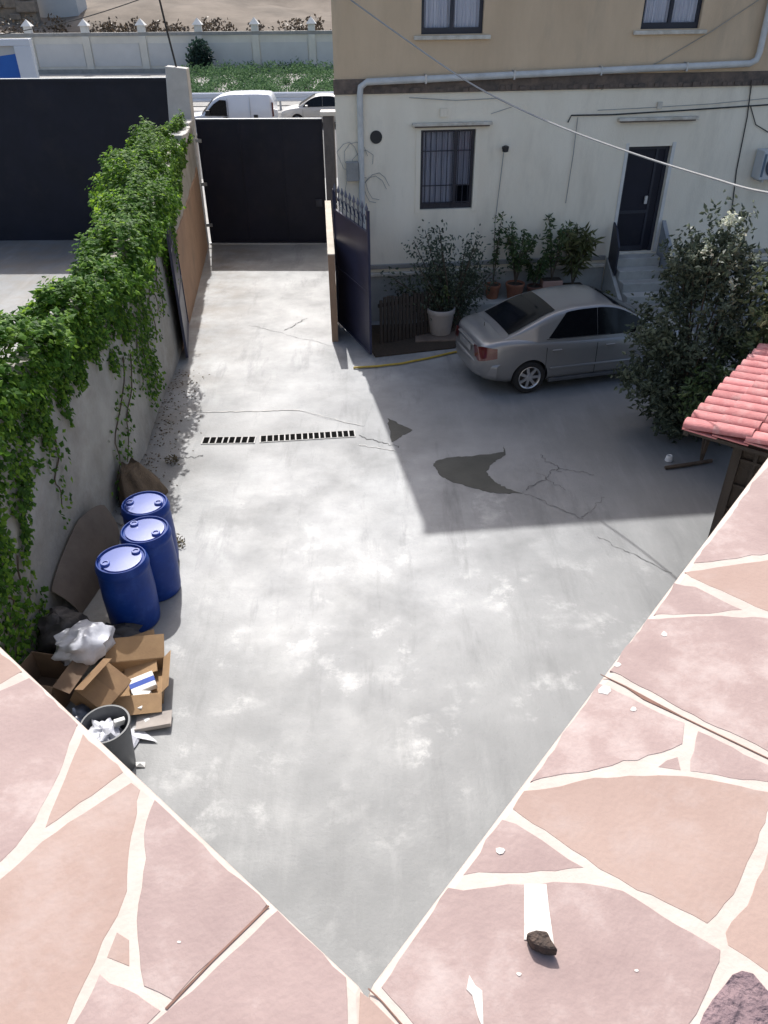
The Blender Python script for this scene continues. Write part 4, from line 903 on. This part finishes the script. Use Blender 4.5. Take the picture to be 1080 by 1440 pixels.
def blob(name, label, cat, c, rx, ry, rz_, m_, rough=.25, fr=2.2, rot=0, seed=0):
    mb = MB(); ra = []
    for j in range(15):
        ph_ = -pi / 2 + pi * j / 14; r_ = []
        for i in range(26):
            a = 2 * pi * i / 26; d_ = V((cos(ph_) * cos(a), cos(ph_) * sin(a), sin(ph_))); k_ = 1 + rough * noise.fractal(d_ * fr + V((seed, 0, 0)), 1.0, 2.2, 4) - .09 * rough * 3 * abs(sin(d_.x * 5 + d_.y * 7 + seed))
            q_ = V((d_.x * rx * k_, d_.y * ry * k_, max(d_.z * rz_ * k_, -rz_ * .8))); q_.rotate(Matrix.Rotation(rot, 3, 'Z')); r_.append(V(c) + q_)
        ra.append(r_)
    mb.grid(ra, closed=True); return tag(mb.obj(name, m_, smooth=True, ang=60), label, cat)
def carton(name, label, c, L_, W_, H_, rz, tilt=(0, 0), flaps=(), m_=CARD, th_=.008):
    t = thing(name, label, 'box', c, 0); t.rotation_euler = (tilt[0], tilt[1], rz); a, b = L_ / 2, W_ / 2
    MB().box((-a, -b, 0), (a, b, th_)).box((-a, -b, th_), (a, -b + th_, H_)).box((-a, b - th_, th_), (a, b, H_)).box((-a, -b + th_, th_), (-a + th_, b - th_, H_)).box((a - th_, -b + th_, th_), (a, b - th_, H_)).obj('box_body', m_, t)
    for sd_, ln, ang in flaps:
        if sd_ in 'lr': o = box('flap', (0, -b, 0), (ln, b, th_ * .7), m_, t); o.location = (a if sd_ == 'r' else -a, 0, H_); o.rotation_euler = (0, -ang if sd_ == 'r' else pi + ang, 0)
        else: o = box('flap', (-a, 0, 0), (a, ln, th_ * .7), m_, t); o.location = (0, b if sd_ == 'b' else -b, H_); o.rotation_euler = (ang if sd_ == 'b' else pi - ang, 0, 0)
    return t
carton('cardboard_box', 'wide open flat cardboard box with raised flaps and blue white print', (-2.68, 5.72, .015), .62, .52, .16, R(10), (0, R(3)), (('r', .12, R(50)), ('f', .2, R(-25)), ('b', .26, R(35))))
t = tag(MB().box((-.13, -.1, 0), (.13, .1, .07)).obj('milk_carton_pack', PAPER, bevel=.008), 'white and blue printed packet inside the open cardboard box', 'packet'); t.location = (-2.58, 5.72, .05); t.rotation_euler = (R(8), R(-6), R(25))
o = MB().box((-.131, -.035, .002), (.131, .03, .0715)).obj('blue_band', mat('blue_print', (.03, .08, .38), (.02, .06, .3), .7), t); 
t = tag(MB().box((-.09, -.12, 0), (.09, .12, .05)).obj('white_packet', PAPER, bevel=.006), 'blank white packet at the near flap of the open cardboard box', 'packet'); t.location = (-2.56, 5.48, .06); t.rotation_euler = (0, R(-8), R(-10))
carton('cardboard_box', 'closed brown cardboard box tipped over against the open box', (-2.98, 5.50, .15), .36, .42, .33, R(-22), (R(8), R(34)), (('b', .21, R(176)), ('f', .21, R(172)), ('l', .15, R(120))), mat('dark_cardboard', (.25, .155, .08), (.2, .12, .065), .85, 5, .1, 50))
carton('cardboard_box', 'dark brown open box pushed against the wall under the white bag', (-3.55, 5.65, .012), .5, .42, .38, R(-12), (0, 0), (('f', .2, R(-40)), ('r', .18, R(-20))), mat('dull_cardboard', (.15, .10, .065), (.11, .075, .05), .9, 5))
blob('plastic_bag', 'stuffed silvery white plastic bag lying on the cardboard boxes', 'bag', (-3.22, 5.98, .42), .33, .25, .19, WBAG, .34, 1.9, .5, 3)
blob('refuse_bag', 'black refuse bag slumped against the wall beside the boxes', 'bag', (-3.62, 6.4, .2), .3, .3, .27, DARKJUNK, .35, 2, 0, 9)
blob('refuse_bag', 'dark refuse sack between the front drum and the cardboard boxes', 'bag', (-3.1, 6.35, .12), .32, .2, .16, DARKJUNK, .4, 2.4, .2, 14)
blob('refuse_bag', 'dark bluish plastic bag behind the grey rubbish bin', 'bag', (-2.98, 5.12, .13), .3, .2, .16, mat('blue_black_bag', (.09, .11, .15), (.05, .06, .09), .35, 6, .3, 14), .45, 2.4, .2, 21)
MB_ = MB().box((-.02, -.28, -.006), (.34, .26, .006)); t = tag(MB_.obj('cardboard_sheet', CARD), 'loose brown cardboard sheet beside the closed box', 'cardboard'); t.location = (-2.86, 6.08, .10); t.rotation_euler = (R(15), R(-12), R(12))
t = tag(MB().box((-.16, -.1, 0), (.2, .1, .01)).box((-.16, -.1, .01), (.2, -.088, .05)).obj('cardboard_tray', mat('grey_card', (.40, .36, .33), (.3, .27, .25), .9, 5)), 'grey flattened carton lying next to the rubbish bin', 'cardboard'); t.location = (-2.38, 5.25, .03); t.rotation_euler = (R(4), R(-5), R(8))
bc = P(147, 1018, .6); t = thing('rubbish_bin', 'round dark grey rubbish bin filled with white waste', 'bin', (bc.x, bc.y, 0))
bn = MB().lathe([(.165, 0), (.17, .01), (.215, .57), (.228, .575), (.232, .59), (.228, .602), (.212, .602), (.205, .58), (.165, .06), (0, .05)], 36).obj('bin_body', BINM, t, smooth=True, ang=40)
blob('waste_bag', 'crumpled white bag inside the round rubbish bin', 'bag', (bc.x - .02, bc.y - .02, .47), .165, .165, .12, WBAG, .5, 2.6, 0, 31)
t = tag(MB().box((-.05, -.02, 0), (.05, .02, .09)).obj('drink_carton', PAPER, bevel=.006), 'small white carton stuck upright in the rubbish bin', 'carton'); t.location = (bc.x + .1, bc.y + .05, .53); t.rotation_euler = (.3, .2, .6)
def scrap(label, pts, m_=PAPER, z=.01):
    n = len(pts); q_ = [P(*p) for p in pts]; cx = sum((p for p in q_), V()) / n
    mb = MB(); mb.add([(cx.x, cx.y, z + .035)] + [(p.x, p.y, z + rnd(0, .02)) for p in q_], [(0, 1 + (i + 1) % n, 1 + i) for i in range(n)]); tag(mb.obj('paper_scrap', m_), label, 'litter')
scrap('crumpled pale plastic sheet spilling out beside the rubbish bin', [(176, 1030), (196, 1024), (204, 1030), (222, 1045), (200, 1038), (192, 1050), (183, 1062), (177, 1055)], WBAG)
scrap('torn white paper strip on the concrete near the grey carton', [(196, 1012), (222, 1006), (218, 1018), (200, 1024)])
scrap('tiny white paper scrap lying alone on the concrete', [(191, 1074), (205, 1074), (204, 1080), (192, 1080)])
# weeds
for k, (px, py, lab) in enumerate(((250, 765, 'small dry weed tuft growing beside the middle blue drum'), (243, 650, 'small weed tuft at the edge of the sacking'))):
    c = P(px, py); lf = MB()
    for _ in range(70): leaf(lf, V((rnd(-.09, .09), rnd(-.09, .09), rnd(.0, .09))), rvec(), .06, .35)
    o = thing('weed_tuft', lab, 'weed', (c.x, c.y, 0)); lf.obj('foliage', leafmat('weed_leaf', (.09, .075, .05), (.12, .10, .06), (.14, .13, .07)), o)['kind'] = 'stuff'
c = P(240, 1086)
# dead leaves drifted along the wall foot
lf = MB()
for _ in range(380):
    y = rnd(8.3, 14); x = wx(y) + abs(random.gauss(0, .28)) + .02; leaf(lf, V((x, y, rnd(.006, .02))), V((rnd(-.3, .3), rnd(-.3, .3), 1)), rnd(.03, .06), .6)
tag(lf.obj('leaf_litter', leafmat('dead_leaf', (.07, .05, .03), (.12, .085, .05), (.17, .13, .08), trans=.1)), 'dry fallen leaves drifted along the foot of the ivy wall', 'leaf litter', kind='stuff')

# ================================================================== OVERHEAD CABLES
def cable(name, label, pix, r, m_):
    pts = [CAM + ray(x, y) * t_ for x, y, t_ in pix]; out = []
    n = len(pts)
    for i in range(n - 1):
        p0, p1, p2, p3 = pts[max(i - 1, 0)], pts[i], pts[i + 1], pts[min(i + 2, n - 1)]
        for k in range(8):
            u_ = k / 8; out.append(.5 * ((2 * p1) + (p2 - p0) * u_ + (2 * p0 - 5 * p1 + 4 * p2 - p3) * u_ * u_ + (3 * p1 - p0 - 3 * p2 + p3) * u_ ** 3))
    out.append(pts[-1]); tag(MB().tube(out, r, 6).obj(name, m_, smooth=True), label, 'cable')
cable('overhead_cable', 'grey overhead cable sagging across the front of the house', [(488, -4, 13.7), (560, 48, 13.0), (650, 110, 12.2), (720, 148, 11.5), (800, 183, 10.7), (900, 219, 9.6), (1000, 250, 8.4), (1080, 271, 7.4), (1300, 300, 5.4)], .013, CABLEG)
tp = V((-5.32, 23.2, 4.42)); tag(MB().tube([tp, tp + V((-.12, 0, .9)), tp + V((-.25, .02, 2.0)), tp + V((-.5, .1, 4.5))], .028, 6).obj('drop_cable', CABLE), 'thick dark cable rising from the leaning concrete pillar', 'cable')
cable('street_wire', 'thin dark wire strung over the street in front of the pale wall', [(-60, 60, 52), (60, 38, 52), (110, 27, 52), (180, 5, 52), (260, -25, 52)], .03, CABLE)

# ================================================================== PARAPET OF THE HOUSE WE STAND ON
PZ = 5.3
oc, oR, oL = P(515, 1390, PZ), P(1080, 640, PZ), P(0, 905, PZ)
dR = (oR - oc).normalized(); dL = (oL - oc).normalized(); nR = V((dR.y, -dR.x, 0)); nL = V((-dL.y, dL.x, 0))   # inward normals
nL = V((dL.y * -1, dL.x, 0)); nL = nL if nL.y < 0 else -nL; nR = nR if nR.y < 0 else -nR
def off(n1, a, n2, b):           # point at distance a inside the right edge and b inside the left edge
    det = nR.x * nL.y - nR.y * nL.x; return V((oc.x + (a * nL.y - b * nR.y) / det, oc.y + (nR.x * b - nL.x * a) / det, PZ))
WD = .56; inn = off(nR, WD, nL, WD)
par = thing('stone_parapet', 'balcony parapet topped with crazy paved pink and orange stones and white mortar', 'parapet')
LR, LL = 11.0, 5.2
eR, eL = oc + dR * LR, oc + dL * LL
def q2(*ps): return [(p.x, p.y) for p in ps]
TB = .0005
MB().prism(q2(oc, inn, eR + nR * WD, eR)[::1], PZ - .10, PZ - TB).obj('coping_bed', MORTAR, par, bevel=.012)
MB().prism(q2(oc, eL, eL + nL * WD, inn), PZ - .10, PZ - TB).obj('coping_bed', MORTAR, par, bevel=.012)
for (a_, b_, n_) in ((oc + dR * .12, eR, nR), (oc + dL * .12, eL, nL)):
    a2, b2 = a_ + n_ * .1, b_ + n_ * .1; MB().prism(q2(a2, b2, b2 + n_ * .3, a2 + n_ * .3) if n_ is nL else q2(a2, a2 + n_ * .3, b2 + n_ * .3, b2), PZ - 1.0, PZ - .101).obj('parapet_wall', PALECONC, par)
TRACED = []
def stone(poly, m_):
    q_ = [P(x, y, PZ) for x, y in poly]; stone_w([(p.x, p.y) for p in q_], m_)
def stone_w(xy, m_):
    TRACED.append(list(xy))
    ar = sum(xy[i][0] * xy[(i + 1) % len(xy)][1] - xy[(i + 1) % len(xy)][0] * xy[i][1] for i in range(len(xy)))
    if ar < 0: xy = xy[::-1]
    n_ = len(xy); ex = []
    for i in range(n_):            # grow by 3 mm, then gently uneven edges
        p, a_, b_ = V((*xy[i], 0)), V((*xy[i - 1], 0)), V((*xy[(i + 1) % n_], 0)); e1 = (p - a_).normalized(); e2 = (b_ - p).normalized(); nn = V((e1.y + e2.y, -e1.x - e2.x, 0))
        ex.append(tuple((p + nn.normalized() * .003).xy) if nn.length > .3 else xy[i])
    xy = ex; out = []
    for i in range(len(xy)):
        a_, b_ = V((*xy[i], 0)), V((*xy[(i + 1) % len(xy)], 0)); n = max(1, int((b_ - a_).length / .016)); t_ = (b_ - a_).normalized(); nn = V((-t_.y, t_.x, 0))
        for k in range(n):
            p = a_.lerp(b_, k / n); 
            if k: p += nn * (.0045 * noise.fractal(V((p.x * 16, p.y * 16, 2)), .8, 2.2, 3) + rnd(-.0008, .0008))
            out.append((p.x, p.y))
    o = MB().prism(out, PZ - TB - .003, PZ + rnd(-.0002, .0006)).obj('stone', m_, par, bevel=.0006); return o
O_, P_, G_ = STONE_O, STONE_P, STONE_G
for poly, m_ in (
    ([(1200, 497), (1085, 650), (977, 791), (1080, 777), (1250, 755), (1250, 497)], P_),
    ([(965, 805), (1080, 789), (1250, 765), (1250, 900), (1080, 858), (1030, 836), (985, 816)], O_),
    ([(949, 821), (977, 826), (1042, 857), (1000, 861), (921, 864)], P_),
    ([(912, 872), (1000, 868), (1060, 869), (1250, 890), (1250, 1138), (1080, 1054), (960, 996), (860, 943)], P_),
    ([(843, 963), (960, 1017), (957, 1044), (895, 1067), (842, 1078), (748, 1098)], P_),
    ([(952, 1066), (928, 1078), (955, 1081)], P_),
    ([(983, 1030), (1080, 1078), (1122, 1099), (1080, 1097), (973, 1083)], P_),
    ([(739, 1114), (822, 1099), (887, 1093), (967, 1094), (1080, 1116), (1088, 1120), (1073, 1155), (1036, 1240), (993, 1295), (897, 1249), (844, 1219), (768, 1165), (724, 1137)], O_),
    ([(707, 1155), (760, 1183), (818, 1219), (740, 1224), (654, 1229)], P_),
    ([(632, 1251), (736, 1247), (822, 1245), (876, 1256), (930, 1291), (1010, 1337), (1008, 1350), (963, 1440), (930, 1540), (690, 1545), (600, 1455), (540, 1388)], P_),
    ([(1097, 1165), (1082, 1205), (1055, 1275), (1024, 1313), (1027, 1328), (1080, 1363), (1250, 1470), (1250, 1165)], O_),
    ([(1033, 1374), (1045, 1369), (1058, 1372), (1077, 1395), (1130, 1425), (1130, 1560), (955, 1560), (985, 1450)], G_),
    ([(-150, 785), (0, 922), (28, 944), (0, 960), (-150, 1028)], O_),
    ([(40, 955), (106, 1019), (80, 1088), (46, 1154), (20, 1189), (0, 1209), (-150, 1298), (-150, 1047), (0, 973)], P_),
    ([(117, 1034), (170, 1086), (66, 1161), (94, 1096)], O_),
    ([(0, 1240), (61, 1185), (184, 1103), (194, 1112), (181, 1177), (175, 1253), (162, 1287), (141, 1322), (130, 1352), (90, 1440), (60, 1530), (-150, 1530), (-150, 1330)], O_),
    ([(218, 1127), (372, 1272), (243, 1402), (206, 1384), (196, 1293), (205, 1225), (209, 1155)], P_),
    ([(165, 1314), (178, 1324), (180, 1356), (154, 1344)], O_),
    ([(141, 1373), (222, 1422), (202, 1440), (145, 1530), (70, 1530), (108, 1440)], P_),
    ([(390, 1284), (483, 1376), (485, 1440), (487, 1530), (160, 1530), (212, 1446), (252, 1412)], P_),
    ([(508, 1398), (520, 1410), (550, 1440), (635, 1530), (508, 1530)], O_)):
    stone(poly, m_)
# further along the arms, outside the traced part
def more(start, length, d_, n_):
    s_ = start
    while s_ < length:
        w_ = rnd(.2, .38); c_ = rnd(.2, .36); k_ = rnd(-.04, .04)
        for a_, b_ in ((.012, c_), (c_ + .025, WD - .012)):
            stone_w([(p.x, p.y) for p in (oc + d_ * s_ + n_ * a_, oc + d_ * (s_ + w_) + n_ * a_, oc + d_ * (s_ + w_ + k_) + n_ * b_, oc + d_ * (s_ + rnd(-.02, .02)) + n_ * b_)], random.choice((O_, P_, P_)))
        s_ += w_ + rnd(.03, .06)
more(1.78, 6, dR, nR); more(1.2, 4.5, dL, nL)
def inside(p, poly):
    c_ = False
    for i in range(len(poly)):
        (x1, y1), (x2, y2) = poly[i], poly[i - 1]
        if (y1 > p[1]) != (y2 > p[1]) and p[0] < (x2 - x1) * (p[1] - y1) / (y2 - y1) + x1: c_ = not c_
    return c_
def inner(d_, n_, s0, s1, small=False):
    s_ = s0; gp = .009 if small else .012
    while s_ < s1:
        w_ = rnd(.07, .11) if small else rnd(.16, .26); nn_ = [.1 + .075 * i + rnd(-.01, .01) for i in range(6)] + [WD - .012] if small else [.14, rnd(.26, .32), rnd(.40, .46), WD - .012]
        for a_, b_ in zip(nn_, nn_[1:]):
            k_ = rnd(-.02, .02); q_ = [oc + d_ * (s_ + k_) + n_ * (a_ + gp), oc + d_ * (s_ + w_) + n_ * (a_ + gp), oc + d_ * (s_ + w_ + k_) + n_ * (b_ - gp), oc + d_ * s_ + n_ * (b_ - gp)]
            other = nL if d_ is dR else nR
            ok = all((p - oc).dot(other) > .03 or True for p in q_) and all((p - oc).dot(other) - (p - oc).dot(n_) < -.015 for p in q_)
            smp = [q_[0].lerp(q_[1], u_).lerp(q_[3].lerp(q_[2], u_), v_) for u_ in (-.06, .25, .5, .75, 1.06) for v_ in (-.06, .25, .5, .75, 1.06)]
            if ok and not any(inside((p.x, p.y), poly) for p in smp for poly in TRACED): stone_w([(p.x, p.y) for p in q_], random.choice((O_, P_, P_)))
        s_ += w_ + rnd(.025, .04)
inner(dR, nR, -.5, 1.8); inner(dL, nL, -.5, 1.2); inner(dR, nR, -.5, 1.8, True); inner(dL, nL, -.5, 1.2, True)
# slab seams and mortar smears
def onpar(name, pix, m_, z0, z1):
    q_ = [P(x, y, PZ) for x, y in pix]; xy = [(p.x, p.y) for p in q_]
    ar = sum(xy[i][0] * xy[(i + 1) % len(xy)][1] - xy[(i + 1) % len(xy)][0] * xy[i][1] for i in range(len(xy)))
    return MB().prism(xy if ar > 0 else xy[::-1], PZ + z0, PZ + z1).obj(name, m_, par)
SEAM = mat('seam_grout', (.22, .12, .09), (.14, .08, .06), .95, 20)  # dark red-brown grout colour of the slab joints
onpar('seam', [(844, 948), (880, 965), (960, 1008), (1080, 1066), (1250, 1150), (1250, 1152), (1080, 1067.6), (960, 1009.6), (905, 984), (880, 967), (845, 949.5)], SEAM, .0002, .0009)
onpar('seam', [(517, 1391), (536, 1409), (560, 1437), (650, 1530), (654, 1530), (563, 1437), (538, 1408), (519, 1390)], SEAM, .0002, .0010)
onpar('seam', [(379, 1275), (300, 1352), (235, 1420), (232, 1418), (298, 1350), (377, 1273)], SEAM, .0002, .0009)
LIME = mat('lime_smear', (.66, .62, .57), (.56, .51, .46), .9, 30, .3, 60)
onpar('mortar_smear', [(737, 1244), (768, 1244), (772, 1280), (779, 1330), (760, 1325), (737, 1322)], LIME, .0004, .0014)
onpar('mortar_smear', [(660, 1372), (668, 1386), (678, 1394), (680, 1450), (672, 1430), (664, 1400), (656, 1392)], LIME, .0004, .0014)
for x, y, r_ in ((704, 1196, 7), (934, 892, 5), (868, 935, 5), (850, 972, 9), (890, 998, 5), (730, 1370, 4), (895, 1365, 3), (252, 1325, 3)):
    onpar('mortar_smear', [(x + r_ * rnd(.6, 1.3) * cos(k * .9), y + r_ * .7 * rnd(.6, 1.3) * sin(k * .9)) for k in range(7)], LIME, .0004, .0010)
cpx = P(760, 1336, PZ + .02); st_ = MB()
pts_ = [P(*p, PZ) for p in ((738, 1322), (752, 1318), (768, 1320), (772, 1330), (783, 1347), (766, 1346), (746, 1338))]
st_.prism([(p.x, p.y) for p in pts_][::-1], PZ + .002, PZ + .018); tag(st_.obj('stone_chip', mat('dark_chip', (.09, .06, .045), (.04, .03, .025), .9, 60, .8, 90), bevel=.003), 'dark brown stone chip lying at the end of the white mortar smear', 'stone chip')
# own house below the parapet
own = thing('balcony_house', 'pale rendered house wall under the stone parapet', 'house')
wi = off(nR, .16, nL, .16); a2, b2 = eR + nR * .16, eL + nL * .16
MB().prism(q2(wi, b2, V((b2.x - .5, -8, 0)), V((a2.x + .5, -8, 0)), a2), 0, PZ - 1.01).obj('wall', PALECONC, own)
